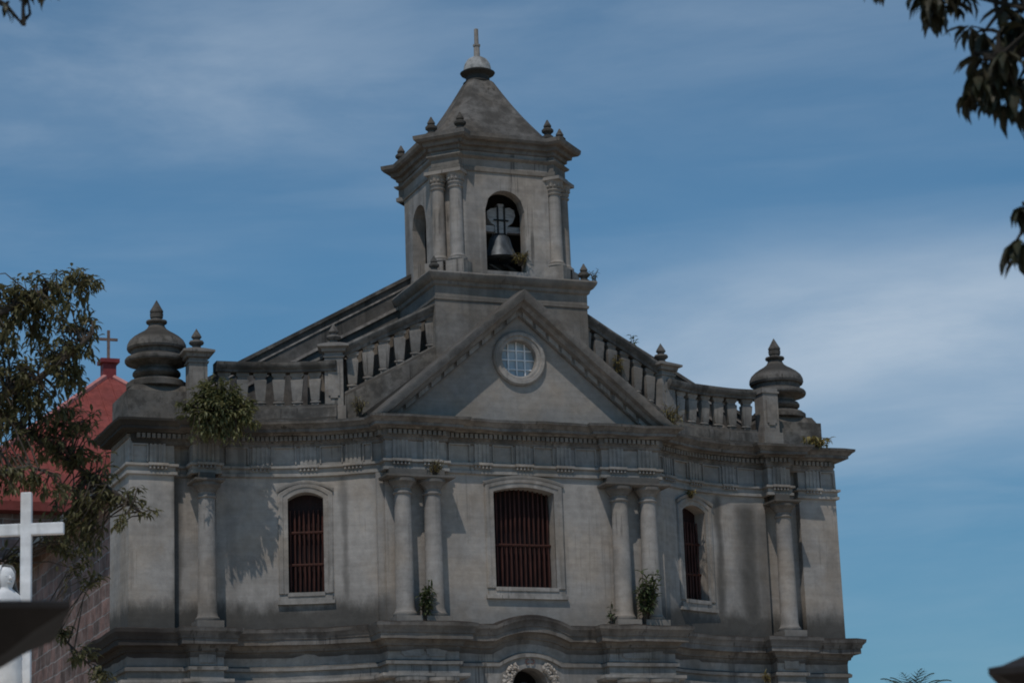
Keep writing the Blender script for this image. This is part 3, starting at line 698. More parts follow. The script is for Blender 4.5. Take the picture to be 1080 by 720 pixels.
# lower storey
rp2 = ledgeR(0.34, 0.34)
LPp = mirror_path(rp2)
ax2, az2 = niche_arch(0.24, 0.80)
st_ = MB()
LP2 = [(-x, y) for x, y in reversed(rp2)] + ax2 + rp2; LD2 = [0.0] * len(rp2) + az2 + [0.0] * len(rp2)
st_.sweep(LP2, [(-0.02, 8.66), (0.07, 8.67), (0.08, 8.74), (0.03, 8.78), (-0.02, 8.785)], dz=LD2, caps=False, seg=0.5); st_.build('string_course', MLOW, church, smooth=30)
st2 = MB(); rp3 = [(x, y) for x, y in rp2]
st2.sweep(rp3, [(-0.02, 8.30), (0.16, 8.33), (0.20, 8.38), (0.20, 8.45), (-0.02, 8.47)], caps=False, seg=0.5); st2.sweep([(-x, y) for x, y in reversed(rp3)], [(-0.02, 8.30), (0.16, 8.33), (0.20, 8.38), (0.20, 8.45), (-0.02, 8.47)], caps=False, seg=0.5)
st2.build('shelf_course', MWC, church, smooth=30)
lw = MB()
lw.wall(lambda s, z, d: (s, 0.004 - d, z), -1.92, 1.92, 0.0, 9.3, [(0.0, 0.47, 6.9, 8.20, 0.46, True), (0.0, 1.15, 0.0, 3.4, 1.15, True)][:1], depth=0.7)
lw.sweep(rp2, [(0.0, 0.0), (0.0, 9.4)], caps=False); lw.sweep([(-x, y) for x, y in reversed(rp2)], [(0.0, 0.0), (0.0, 9.4)], caps=False)
# flat panels on pedestals (rounded lower corners)
for sg in (-1, 1):
    for xa, xb in (((2.22, 2.74), (2.80, 3.36)) if sg < 0 else ((2.28, 3.34),)):
        a, b = (sg * xb, sg * xa) if sg < 0 else (xa, xb); y = -0.34
        lw.box(a, b, y - 0.025, y, 8.90, 9.05); lw.box(a + 0.06, b - 0.06, y - 0.025, y, 8.86, 8.90)
    lw.box(sg * 7.62 - 0.2, sg * 7.62 + 0.2, 1.16 - 0.03, 1.16, 8.84, 9.04)
lw.build('lower_wall', MLOW, church, smooth=30, recalc=False)
nb = MB(); nb.add([(-0.6, 0.7, 6.8), (0.6, 0.7, 6.8), (0.6, 0.7, 8.8), (-0.6, 0.7, 8.8)], [(0, 1, 2, 3)]); nb.build('niche_back', MDARK, church, smooth=0)
# carved foliage at the shoulders of the niche head
for sg in (-1, 1):
    cv = MB()
    for i in range(64):
        a = random.uniform(-0.1, 0.95); rr2 = random.uniform(0.50, 0.70); c = Vector((sg * rr2 * math.cos(a), random.uniform(-0.06, -0.02), 8.2 + rr2 * math.sin(a) * 0.93))
        d_ = Vector((sg * math.cos(a + 0.8), -0.3, math.sin(a + 0.8))).normalized() * random.uniform(0.07, 0.13)
        cv.tube([c, c + d_ * 0.5 + Vector((0, -0.03, 0)), c + d_], [0.024, 0.042, 0.008], 6)
    for j in range(9): c = (sg * 0.60, -0.03, 7.1 + j * 0.12); cv.lathe([(0.01, -0.05), (0.06, -0.02), (0.06, 0.02), (0.01, 0.05)], c, 7)
    cv.build('niche_carving', MCAR, church, smooth=60)
# the two small carved curls above the niche
em = MB()
for sg in (-1, 1):
    em.tube([(sg * 0.06 + 0.05 * math.cos(t) * (1 if sg > 0 else -1), -0.03, 8.80 + 0.055 * math.sin(t)) for t in [x * 0.5 - 2.4 for x in range(10)]], 0.014, 6)
em.build('carved_emblem', simple('emblem_red_stone', (0.13, 0.075, 0.07), 0.9), church)
# great door and lower columns, below the picture
dr = MB(); dr.box(-1.25, 1.25, -0.06, 0.003, 0.0, 4.6); dr.build('door', MRED, church, smooth=0)
lc0 = None
for x, y in [(-3.2, -0.62), (-2.45, -0.62), (2.42, -0.62), (3.18, -0.62), (-7.62, 0.82), (7.62, 0.82)]:
    if lc0 is None: lc0 = column_mesh(0.27, 0.235, 0.9, 7.93, 8.31).build('lower_column', MLOW, church, smooth=30); o = lc0
    else: o = dup(lc0, church)
    o.location = (x, y, 0)

# ---- bell tower: base block
TY = 2.2; TA = 1.72; TBB = 1.15
bb = MB(); BP = [(-2.03, 3.2), (-2.03, 0.31), (2.03, 0.31), (2.03, 3.2)]
bb.sweep(BP, [(0.0, 14.5), (0.0, 17.72), (0.03, 17.74), (0.035, 17.80), (0.0, 17.82), (0.0, 18.08), (0.05, 18.12), (0.07, 18.20), (0.13, 18.23), (0.20, 18.32), (0.22, 18.38), (0.20, 18.42), (-0.4, 18.46)], caps=False, jit=0.010)
bb.add([(-2.0, 0.5, 18.44), (2.0, 0.5, 18.44), (2.0, 3.3, 18.44), (-2.0, 3.3, 18.44)], [(0, 1, 2, 3)])
tbo = bb.build('tower_base', MBASE, church, smooth=30)
# octagonal belfry
tw = MB(); Z0, Z1 = 18.40, 22.0
OCT = [(-TBB, -TA), (TBB, -TA), (TA, -TBB), (TA, TBB), (TBB, TA), (-TBB, TA), (-TA, TBB), (-TA, -TBB)]
OCT = [(x, y + TY) for x, y in OCT]
for i in range(8):
    a = Vector(OCT[i]); b = Vector(OCT[(i + 1) % 8]); t = (b - a).normalized(); Ln = (b - a).length
    nx, ny = t.y, -t.x
    f = (lambda s, z, d, a=a, t=t, nx=nx, ny=ny: (a.x + t.x * s + nx * d, a.y + t.y * s + ny * d, z))
    holes = [(Ln / 2 - 0.04, 0.53, 18.62, 20.20, 0.53, True)] if i in (0, 2, 6) else []
    tw.wall(f, 0, Ln, Z0, Z1, holes, depth=0.34, step=0.5)
    if i % 2 == 0:                                          # inner skin so the wall has thickness
        pass
tower = tw.build('bell_tower', MTOW, church, smooth=20, recalc=False)
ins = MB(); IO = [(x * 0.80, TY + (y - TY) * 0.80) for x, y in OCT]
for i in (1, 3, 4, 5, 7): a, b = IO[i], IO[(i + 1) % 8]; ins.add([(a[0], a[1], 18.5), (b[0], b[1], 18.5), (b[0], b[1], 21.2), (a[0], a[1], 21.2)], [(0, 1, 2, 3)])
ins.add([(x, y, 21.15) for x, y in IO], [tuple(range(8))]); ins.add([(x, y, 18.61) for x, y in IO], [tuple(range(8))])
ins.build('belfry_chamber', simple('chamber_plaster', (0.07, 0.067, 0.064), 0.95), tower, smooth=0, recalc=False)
# entablature with break-outs over the chamfers
def octpath(br, inset=0.02):
    P = []
    for i in range(8):
        a = Vector(OCT[i])
        if i % 2 == 1:                                      # chamfer starts at OCT[i], ends at OCT[i+1]
            b = Vector(OCT[(i + 1) % 8]); t = (b - a).normalized(); nn_ = Vector((t.y, -t.x))
            P += [tuple(a + t * inset), tuple(a + t * inset + nn_ * br), tuple(b - t * inset + nn_ * br), tuple(b - t * inset)]
    return P
OP = octpath(0.17)
te = MB(); te.sweep(OP, [(0.0, 21.16), (0.05, 21.19), (0.05, 21.29), (0.0, 21.31), (0.0, 21.50), (0.05, 21.53), (0.09, 21.57), (0.09, 21.60), (0.0, 21.63), (0.0, 21.82)], closed=True, jit=0.006)
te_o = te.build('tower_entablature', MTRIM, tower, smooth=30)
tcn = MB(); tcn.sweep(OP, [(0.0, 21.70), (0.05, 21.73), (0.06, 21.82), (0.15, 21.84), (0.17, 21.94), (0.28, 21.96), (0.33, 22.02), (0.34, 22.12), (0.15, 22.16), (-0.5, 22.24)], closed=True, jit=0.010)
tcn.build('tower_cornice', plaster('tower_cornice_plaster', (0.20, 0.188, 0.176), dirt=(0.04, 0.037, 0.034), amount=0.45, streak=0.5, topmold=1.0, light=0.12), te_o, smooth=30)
# paired columns on each chamfer
tcm = MB()
pr = [(0.23, 0.0), (0.25, 0.03), (0.25, 0.08), (0.20, 0.12), (0.178, 0.16)] + [(0.175 - 0.018 * (i / 6), 0.2 + i * (1.70 / 6)) for i in range(7)] + [(0.19, 1.92), (0.195, 1.95), (0.17, 1.97), (0.175, 2.00), (0.20, 2.03), (0.20, 2.06), (0.178, 2.08), (0.20, 2.14), (0.235, 2.24), (0.25, 2.28)]
tcm.lathe(pr, n=22)
for q in range(12):
    a = 2 * PI * q / 12; tcm.lathe([(0.01, 0), (0.038, 0.03), (0.03, 0.08), (0.045, 0.12), (0.01, 0.13)], (0.195 * math.cos(a), 0.195 * math.sin(a), 2.09), 6)
tcm.box(-0.26, 0.26, -0.26, 0.26, 2.275, 2.36)
tcm.box(-0.29, 0.29, -0.29, 0.29, -0.40, -0.02)
tc0 = None
for i in (1, 3, 5, 7):
    a = Vector(OCT[i]); b = Vector(OCT[(i + 1) % 8]); t = (b - a).normalized(); nn_ = Vector((t.y, -t.x)); Lc = (b - a).length
    for sg in (-1, 1):
        if i == 5: continue                                 # the rear left pair has lost its shafts
        p = (a + b) / 2 + t * (0.245 * sg) + nn_ * 0.10
        if tc0 is None: tc0 = tcm.build('tower_column', MTOW, tower, smooth=30); o = tc0
        else: o = dup(tc0, tower)
        o.location = (p.x, p.y, 18.80); o.rotation_euler = (0, 0, math.atan2(t.y, t.x))
# finials round the belfry roof
fm = MB(); fm.lathe([(0.13, 0.0), (0.13, 0.05), (0.085, 0.08), (0.08, 0.11), (0.135, 0.16), (0.14, 0.20), (0.10, 0.245), (0.065, 0.26), (0.09, 0.285), (0.09, 0.31), (0.05, 0.38), (0.015, 0.45)], n=16)
tf0 = None
for x, y in ((-1.19, -1.76), (1.19, -1.76), (-1.76, -1.19), (1.76, -1.19), (-1.76, 1.19), (1.76, 1.19), (-1.19, 1.76), (1.19, 1.76)):
    if tf0 is None: tf0 = fm.build('finial', MURN, tower, smooth=35); o = tf0
    else: o = dup(tf0, tower)
    o.location = (x, y + TY, 22.20); o.scale = (1.12, 1.12, 1.12); o.rotation_euler = (0, 0, random.random())
for x, y, s_ in ((-2.0, 0.42, 0.95), (2.02, 0.42, 1.1)):
    o = dup(tf0, tbo); o.location = (x, y, 18.44); o.scale = (s_, s_, s_)
# roof
rf = MB(); rings = []
for k in range(9):
    t = k / 8; s_ = 1.0 * (1 - t) + 0.205 * t; s_ -= 0.045 * math.sin(PI * t); z = 22.14 + 2.03 * t
    ring = []
    for x, y in OCT: ring.append((x * s_, TY + (y - TY) * s_, z))
    rings.append(ring)
vs = [p for r_ in rings for p in r_]
rf.add(vs, [(j * 8 + k, j * 8 + (k + 1) % 8, (j + 1) * 8 + (k + 1) % 8, (j + 1) * 8 + k) for j in range(8) for k in range(8)] + [tuple(64 + k for k in range(8))])
roof_o = rf.build('roof', MROOF, tower, smooth=20)
lt = MB(); lt.lathe([(0.37, 0.0), (0.39, 0.04), (0.34, 0.08), (0.315, 0.12), (0.31, 0.22), (0.34, 0.25), (0.44, 0.29), (0.46, 0.325), (0.38, 0.37)], (0, TY, 24.14), 28)
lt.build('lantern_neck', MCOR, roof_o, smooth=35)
dm = MB(); dm.lathe([(0.37, 0.0), (0.36, 0.10), (0.33, 0.22), (0.26, 0.33), (0.15, 0.40), (0.05, 0.43)], (0, TY, 24.50), 24)
dm.build('dome', plaster('dome_peeling_paint', (0.40, 0.40, 0.39), amount=0.7, streak=0.2, topmold=0.0, light=1.0, bumps=0.6), roof_o, smooth=40)
sp = MB(); sp.lathe([(0.085, 0.0), (0.08, 0.30), (0.10, 0.32), (0.10, 0.36), (0.06, 0.38), (0.058, 0.78), (0.05, 0.80)], (0, TY, 24.90), 10); sp.build('spire', MWC, roof_o, smooth=30)

# ---- nave behind
gb = MB(); GY = 3.0
gx, gze, gza = 8.3, 15.35, 19.97
pts = [(-gx, 14.0), (gx, 14.0), (gx, gze), (0, gza), (-gx, gze)]
gb.add([(x, GY, z) for x, z in pts] + [(x, GY + 0.5, z) for x, z in pts], [(0, 1, 2, 3, 4), (9, 8, 7, 6, 5), (0, 5, 6, 1), (1, 6, 7, 2), (2, 7, 8, 3), (3, 8, 9, 4), (4, 9, 5, 0)])
gbo = gb.build('nave_gable', MGAB, church, smooth=0)
cp = MB()
for sg in (-1, 1):
    for h0, h1, y0, y1 in ((0.0, 0.10, GY - 0.06, GY + 0.56), (-0.66, -0.58, GY - 0.07, GY), (-0.20, -0.155, GY - 0.03, GY)):
        vs = []
        for i in range(9):
            x = sg * gx * i / 8; z = gza + (gze - gza) * i / 8; j = noise.noise(Vector((x, h0, 1))) * 0.02
            vs += [(x, y0, z + h0 + j), (x, y0, z + h1 + j), (x, y1, z + h1 + j), (x, y1, z + h0 + j)]
        cp.cur = 0 if h0 == 0.0 else 1; cp.add(vs, [(i * 4 + q, i * 4 + (q + 1) % 4, (i + 1) * 4 + (q + 1) % 4, (i + 1) * 4 + q) for i in range(8) for q in range(4)])
cp.build('gable_coping', [MPAR, simple('rusty_flashing', (0.30, 0.265, 0.235), 0.8, 0.5)], gbo, smooth=0)
nv = MB()
for sg in (-1, 1): nv.add([(sg * 8.95, 4.9, 0), (sg * 8.95, 46, 0), (sg * 8.95, 46, 13.75), (sg * 8.95, 4.9, 13.75)], [(0, 1, 2, 3)])
nv.add([(-8.95, 46, 0), (8.95, 46, 0), (8.95, 46, 13.75), (0, 46, 18.4), (-8.95, 46, 13.75)], [(0, 1, 2, 3, 4)])
nvo = nv.build('nave_wall', MBRICK, church, smooth=0)
nr_ = MB(); prof2 = [(-9.55, 13.6), (0, 18.6), (9.55, 13.6), (9.55, 13.35), (0, 18.3), (-9.55, 13.35)]
nr_.add([(x, 4.6, z) for x, z in prof2] + [(x, 46.5, z) for x, z in prof2], [(0, 1, 4, 5), (1, 2, 3, 4), (11, 10, 7, 6), (10, 9, 8, 7), (0, 6, 7, 1), (1, 7, 8, 2), (2, 8, 9, 3), (3, 9, 10, 4), (4, 10, 11, 5), (5, 11, 6, 0)])
nr_.build('nave_roof', MNAVER, church, smooth=0)

# ================================================================== red roofed building behind
chap = empty('red_roofed_building', (0, 47, 0), 'building behind the church with red hipped roof, ridge block and small cross', 'building')
rm = MB(); W0, W1, zE, zA = 8.5, 0.2, 19.55, 26.5
rm.add([(-W0, -W0, zE), (W0, -W0, zE), (W0, W0, zE), (-W0, W0, zE), (-W1, -W1, zA), (W1, -W1, zA), (W1, W1, zA), (-W1, W1, zA), (-W0, -W0, zE - 0.35), (W0, -W0, zE - 0.35), (W0, W0, zE - 0.35), (-W0, W0, zE - 0.35)],
       [(0, 1, 5, 4), (1, 2, 6, 5), (2, 3, 7, 6), (3, 0, 4, 7), (4, 5, 6, 7), (8, 9, 1, 0), (9, 10, 2, 1), (10, 11, 3, 2), (11, 8, 0, 3), (11, 10, 9, 8)])
for k in range(-13, 14):                                    # standing seams
    x = k * 0.62; fe = (W0 - abs(x)) / (W0 - W1)
    for sx, sy in ((0, -1), (-1, 0), (1, 0)):
        a = (x, sy * W0, zE + 0.02) if sy else (sx * W0, x, zE + 0.02); r2 = W0 + (W1 - W0) * fe; zt = zE + (zA - zE) * fe + 0.02
        b = (x, sy * r2, zt) if sy else (sx * r2, x, zt); rm.tube([a, b], 0.035, 4)
ro_ = rm.build('roof', MREDR, chap, smooth=0)
hm = MB()
for sx in (-1, 1):
    for sy in (-1, 1): hm.tube([(sx * W0, sy * W0, zE + 0.03), (sx * W1, sy * W1, zA + 0.03)], 0.13, 6)
hm.build('hip_ridge', MPINK, ro_)
cbm = MB(); cbm.box(-0.28, 0.28, -0.28, 0.28, 26.3, 27.15); cbm.box(-0.40, 0.40, -0.40, 0.40, 27.15, 27.32); cbm.build('ridge_block', MREDT, ro_, smooth=0)
cx = MB(); cx.box(-0.055, 0.055, -0.055, 0.055, 27.32, 28.62); cx.box(-0.39, 0.39, -0.045, 0.045, 28.17, 28.28); cx.build('roof_cross', MCROSSB, ro_, smooth=0)
wl = MB(); wl.box(-7.7, 7.7, -7.7, 7.7, 0, 19.3); wl.build('wall', MBRICK, chap, smooth=0)

# ================================================================== bell
BX, BY = 0.04, 1.12
bell = empty('bell', (BX, BY, 19.10), 'old bronze bell hanging from a grey timber headstock in the belfry arch', 'bell')
bm_ = MB(); bm_.lathe([(0.45, 0.0), (0.475, 0.02), (0.45, 0.07), (0.37, 0.18), (0.305, 0.34), (0.27, 0.50), (0.24, 0.58), (0.14, 0.635), (0.05, 0.65)], n=28)
bm_.lathe([(0.43, 0.01), (0.33, 0.2), (0.25, 0.5)], n=28); bb_ = bm_.build('bell_body', MBRZ, bell)
ck = MB(); ck.tube([(0, 0, 0.45), (0, 0, 0.02)], [0.02, 0.03], 8); ck.lathe([(0.01, -0.06), (0.05, -0.03), (0.05, 0.03), (0.01, 0.05)], (0, 0, 0.0), 10); ck.build('clapper', MIRON, bell)
hd = MB(); outl = [(-0.13, 0.66), (0.13, 0.66), (0.14, 0.86), (0.26, 0.95), (0.33, 1.15), (0.30, 1.30), (0.20, 1.36), (0.10, 1.33), (0.06, 1.44), (-0.06, 1.44), (-0.10, 1.33), (-0.22, 1.30), (-0.31, 1.22), (-0.30, 1.05), (-0.22, 0.92), (-0.14, 0.86)]
nO = len(outl); outl = [(x * 1.2, z) for x, z in outl]; hd.add([(x, -0.13, z) for x, z in outl] + [(x, 0.13, z) for x, z in outl], [tuple(range(nO)), tuple(reversed(range(nO, 2 * nO)))] + [(i, (i + 1) % nO, nO + (i + 1) % nO, nO + i) for i in range(nO)])
hd.build('headstock', MWOODG, bell, smooth=0)
ir = MB()
for x in (-0.09, 0.09): ir.box(x - 0.02, x + 0.02, -0.16, 0.16, 0.62, 1.38)
ir.box(-0.2, 0.2, -0.155, 0.155, 0.98, 1.02); ir.build('iron_strap', MIRON, bell, smooth=0)
bmw = MB(); bmw.box(-0.60, 0.60, -0.09, 0.09, 0.70, 0.86); bmw.build('axle_beam', MWOODG, bell, smooth=0)

# statue in the niche
def robed(name, mat, label, loc, H, rotz=0.0, cat='statue'):
    m = MB(); k = H / 1.7
    secs = [(0.25, 0.20, 0.0), (0.24, 0.19, 0.15), (0.22, 0.17, 0.5), (0.20, 0.155, 0.85), (0.185, 0.14, 1.0), (0.20, 0.15, 1.2), (0.215, 0.145, 1.33), (0.19, 0.12, 1.40), (0.11, 0.095, 1.445), (0.085, 0.085, 1.47), (0.105, 0.11, 1.52), (0.115, 0.125, 1.58), (0.11, 0.12, 1.64), (0.07, 0.08, 1.70), (0.01, 0.01, 1.715)]
    n = 24; vs = []; fs = []
    for j, (rx, ry, z) in enumerate(secs):
        for q in range(n):
            a = 2 * PI * q / n; fold = 1 + (0.05 * math.sin(a * 9 + z * 2) * max(0, 1 - z / 1.3))
            vs.append((rx * k * math.cos(a) * fold, ry * k * math.sin(a) * fold, z * k))
    for j in range(len(secs) - 1):
        for q in range(n): fs.append((j * n + q, j * n + (q + 1) % n, (j + 1) * n + (q + 1) % n, (j + 1) * n + q))
    fs += [tuple(reversed(range(n))), tuple((len(secs) - 1) * n + q for q in range(n))]
    m.add(vs, fs)
    # folded forearms with clasped hands, front is -y
    for sg in (-1, 1):
        m.tube([(sg * 0.20 * k, 0.0, 1.32 * k), (sg * 0.235 * k, -0.05 * k, 1.12 * k), (sg * 0.19 * k, -0.12 * k, 1.02 * k), (sg * 0.03 * k, -0.215 * k, 1.14 * k)], [0.075 * k, 0.07 * k, 0.07 * k, 0.035 * k], 10)
        for fi in range(4): m.tube([(sg * 0.018 * k, -0.20 * k + fi * 0.014 * k, 1.13 * k), (sg * 0.012 * k, -0.225 * k + fi * 0.014 * k, 1.19 * k), (sg * 0.006 * k, -0.23 * k + fi * 0.014 * k, (1.235 - 0.006 * abs(fi - 1.4)) * k)], [0.011 * k, 0.009 * k, 0.006 * k], 6)
        m.lathe([(0.002, -0.012 * k), (0.014 * k, 0.0), (0.002, 0.012 * k)], (sg * 0.042 * k, -0.108 * k, 1.595 * k), 8)
    m.tube([(0, -0.115 * k, 1.60 * k), (0, -0.135 * k, 1.565 * k), (0, -0.118 * k, 1.555 * k)], [0.012 * k, 0.018 * k, 0.012 * k], 8)
    m.tube([(-0.03 * k, -0.113 * k, 1.525 * k), (0, -0.122 * k, 1.522 * k), (0.03 * k, -0.113 * k, 1.525 * k)], 0.008 * k, 6)
    o = m.build(name, mat, None, smooth=50); o.location = loc; o.rotation_euler = (0, 0, rotz)
    # veil over the head and shoulders
    v = MB(); vs = []; fs = []
    rows = [(0.085, 0.09, 1.725, 0.0), (0.122, 0.135, 1.66, 0.01), (0.128, 0.14, 1.55, 0.015), (0.15, 0.14, 1.46, 0.015), (0.235, 0.165, 1.36, 0.01), (0.262, 0.19, 1.15, 0.02), (0.27, 0.2, 0.85, 0.02)]
    nv_ = 18
    vs.append((0, 0.005 * k, 1.745 * k))
    for rx, ry, z, yo in rows:
        for q in range(nv_ + 1):
            a = math.radians(-38) + math.radians(256) * q / nv_; vs.append((rx * k * math.cos(a) * (1 + 0.03 * math.sin(a * 7)), ry * k * math.sin(a) + yo * k, z * k))
    for q in range(nv_): fs.append((0, 1 + q, 2 + q))
    for j in range(len(rows) - 1):
        for q in range(nv_): b = 1 + j * (nv_ + 1) + q; fs.append((b, b + 1, b + nv_ + 2, b + nv_ + 1))
    v.add(vs, fs); vo = v.build('veil', mat, o, smooth=60)
    tag(o, label, cat); return o
robed('niche_statue', simple('niche_statue_stone', (0.22, 0.23, 0.24), 0.8), 'small grey statue standing in the dark arched niche over the door', (-0.02, 0.36, 6.9), 1.42)

# ================================================================== calvary: white cross and figure
Rw = _r
def at(u, v, d):                                            # helper used once while laying out: horizontal distance d from the lens
    f_ = 2685.85; r_ = _f * f_ + _r * (u - 540) - _u * (v - 360); r_ = r_ / math.hypot(r_.x, r_.y); return CAM + r_ * d
cp_ = Vector((-17.11, -27.25, 0)); face = math.atan2(-_f.x, _f.y) * 1.0
pd = MB(); pd.lathe([(2.2, 0.0), (2.15, 0.5), (1.7, 0.6), (1.6, 2.0), (1.1, 2.1), (1.0, 3.55), (1.05, 3.6), (1.05, 3.72)], n=4, rot=PI / 4)
pdo = pd.build('pedestal', MPAVE, None, smooth=20); pdo.location = (cp_.x - 0.1, cp_.y + 0.1, 0); pdo.rotation_euler = (0, 0, -0.37)
tag(pdo, 'tall stepped concrete pedestal carrying the white cross and robed figure', 'pedestal')
cr = MB(); cr.box(-0.064, 0.064, -0.045, 0.045, 0.0, 3.54); cr.box(-0.44, 0.44, -0.043, 0.043, 3.03, 3.17)
cro = cr.build('white_cross', MWHITE, None, smooth=0); bev = cro.modifiers.new('bevel', 'BEVEL'); bev.width = 0.012; bev.segments = 2
cro.location = (cp_.x, cp_.y, 3.72); cro.rotation_euler = (0, -0.004, -0.376)
tag(cro, 'large plain white cross standing at the left edge before the trees', 'cross')
sb = MB(); sb.lathe([(0.30, 0.0), (0.30, 0.06), (0.25, 0.10), (0.25, 0.80), (0.30, 0.84), (0.30, 0.90)], n=4, rot=PI / 4); sbo = sb.build('statue_block', MPAVE, pdo, smooth=20); sbo.parent = None
sbo.location = (-17.37, -27.25, 3.72); sbo.rotation_euler = (0, 0, -0.37); tag(sbo, 'square concrete block under the white robed statue', 'plinth')
so = robed('robed_statue', MWHITE, 'white robed statue at the far left beside the big white cross', (-17.37, -27.25, 4.62), 1.74, 0.35)

# gate pillars with flared caps (dark, close to the camera)
def pillar(loc, rot, hw, ov, ztop, th, rise, label):
    """square pillar under a wide flared cap: ov = overhang, th = edge thickness"""
    m = MB(); q = math.sqrt(2); sh = hw - ov
    m.lathe([(sh * q, 0.0), (sh * q, ztop - ov)], n=4, rot=PI / 4)
    o = m.build('gate_pillar', MGATE, None, smooth=20); o.location = loc; o.rotation_euler = (0, 0, rot)
    c = MB(); c.lathe([(sh * q, ztop - ov * 0.60), ((sh + ov * 0.35) * q, ztop - ov * 0.46), ((sh + ov * 0.65) * q, ztop - ov * 0.25), (hw * q, ztop - th), (hw * q, ztop), ((hw - 0.05) * q, ztop + 0.012), (0.05, ztop + rise)], n=4, rot=PI / 4)
    c.build('pillar_cap', MGATE, o, smooth=20)
    return tag(o, label, 'pillar', 'gate pillars')
def by_corner(u, v, d, rot, hw, side):                      # centre of a square pillar from one near top corner
    p = at(u, v, d); c, q = math.cos(rot), math.sin(rot); lx, ly = side * hw, -hw
    return Vector((p.x - (c * lx - q * ly), p.y - (q * lx + c * ly), 0)), p.z
p_, z_ = by_corner(75, 634, 8.0, -0.13, 0.40, 1)
pillar(p_, -0.13, 0.40, 0.30, z_, 0.018, 0.02, 'dark stone gate pillar with flared cap at the lower left corner, before the cross')
p_, z_ = by_corner(1042, 704, 10.0, -0.64, 0.24, -1)
pillar(p_, -0.64, 0.24, 0.10, z_, 0.025, 0.09, 'dark gate pillar whose cap tip shows at the lower right corner')

# ================================================================== plants
def leaf(m, p, d, up_, ln, wd, droop=0.25):
    """one folded lance leaf"""
    d = d.normalized(); s_ = d.cross(up_); s_ = s_.normalized() if s_.length > 1e-4 else d.orthogonal().normalized(); n_ = s_.cross(d)
    q1 = p + d * ln * 0.38 - n_ * ln * droop * 0.10; q2 = p + d * ln * 0.72 - n_ * ln * droop * 0.4; tip = p + d * ln - n_ * ln * droop
    f_ = n_ * wd * 0.22
    m.add([p, q1 + s_ * wd * 0.5 + f_, q2 + s_ * wd * 0.36 + f_, tip, q2 - s_ * wd * 0.36 + f_, q1 - s_ * wd * 0.5 + f_, q1, q2], [(0, 6, 1), (1, 6, 7, 2), (2, 7, 3), (0, 5, 6), (5, 4, 7, 6), (4, 3, 7)])
def rv(): 
    while True:
        v = Vector((random.uniform(-1, 1), random.uniform(-1, 1), random.uniform(-1, 1)))
        if 0.05 < v.length < 1: return v
def cluster(m, p, n, ln, wd, spread, droop, out=None, root=None):
    p_end = p
    for k in range(n):
        if root is not None: p = root.lerp(p_end, 1 - random.random() ** 1.6 * 0.75)
        d = rv().normalized(); d.z = d.z * 0.6 - droop
        if out is not None: d = d + out * 0.5
        leaf(m, p + rv() * spread, d, Vector((0, 0, 1)), ln * random.uniform(0.7, 1.2), wd * random.uniform(0.75, 1.2), random.uniform(0.1, 0.45))
def make_tree(name, label, base, trunk, limbs, clumps, ln, wd, lmat, nper, spread, droop, r0, group=None, twig=0.5):
    """trunk path, limb list, clumps = (centre, radii, number of twig ends)"""
    t = empty(name, base, label, 'tree', group); inv = Vector(base)
    m = MB(); pts = [Vector(p) - inv for p in trunk]; k = len(pts)
    m.tube(pts, [r0 * (1 - 0.55 * i / (k - 1)) for i in range(k)], 12)
    m.build('trunk', MBARK, t)
    cr_ = MB(); tw_ = MB()
    for path, ra, rb_ in limbs:
        q = [Vector(p) - inv for p in path]; n = len(q); tw_.tube(q, [ra + (rb_ - ra) * i / (n - 1) for i in range(n)], 8)
    lp = [Vector(a_).lerp(Vector(b_), q_ / 8) - inv for path, _, _ in limbs for a_, b_ in zip(path[:-1], path[1:]) for q_ in range(9)]
    for c, rad, n in clumps:
        c = Vector(c) - inv
        for i in range(n):
            v = rv(); v = v.normalized() * (v.length ** 0.6) * random.uniform(0.75, 1.25); p = c + Vector((v.x * rad[0], v.y * rad[1], v.z * rad[2]))
            src = min(lp, key=lambda q: (q - p).length + random.random() * 0.5)
            mid = src.lerp(p, 0.55) + Vector((0, 0, 0.18 * (p - src).length)) + rv() * 0.08
            if (p - src).length < 3.5: tw_.tube([src, mid, p], [0.016, 0.009, 0.004], 4)
            out_ = (p - mid); out_ = out_.normalized() if out_.length > 1e-3 else Vector((0, 0, -1))
            seg_ = p - mid; root = p - seg_.normalized() * min(seg_.length, spread * 8) if spread > 0.03 else None
            cluster(cr_, p, nper, ln, wd, spread, droop, out_, root)
    cr_.build('crown', lmat, t, smooth=0, recalc=False)
    tw_.build('limb', MBARK if r0 > 0.2 else MBARKD, t)
    return t
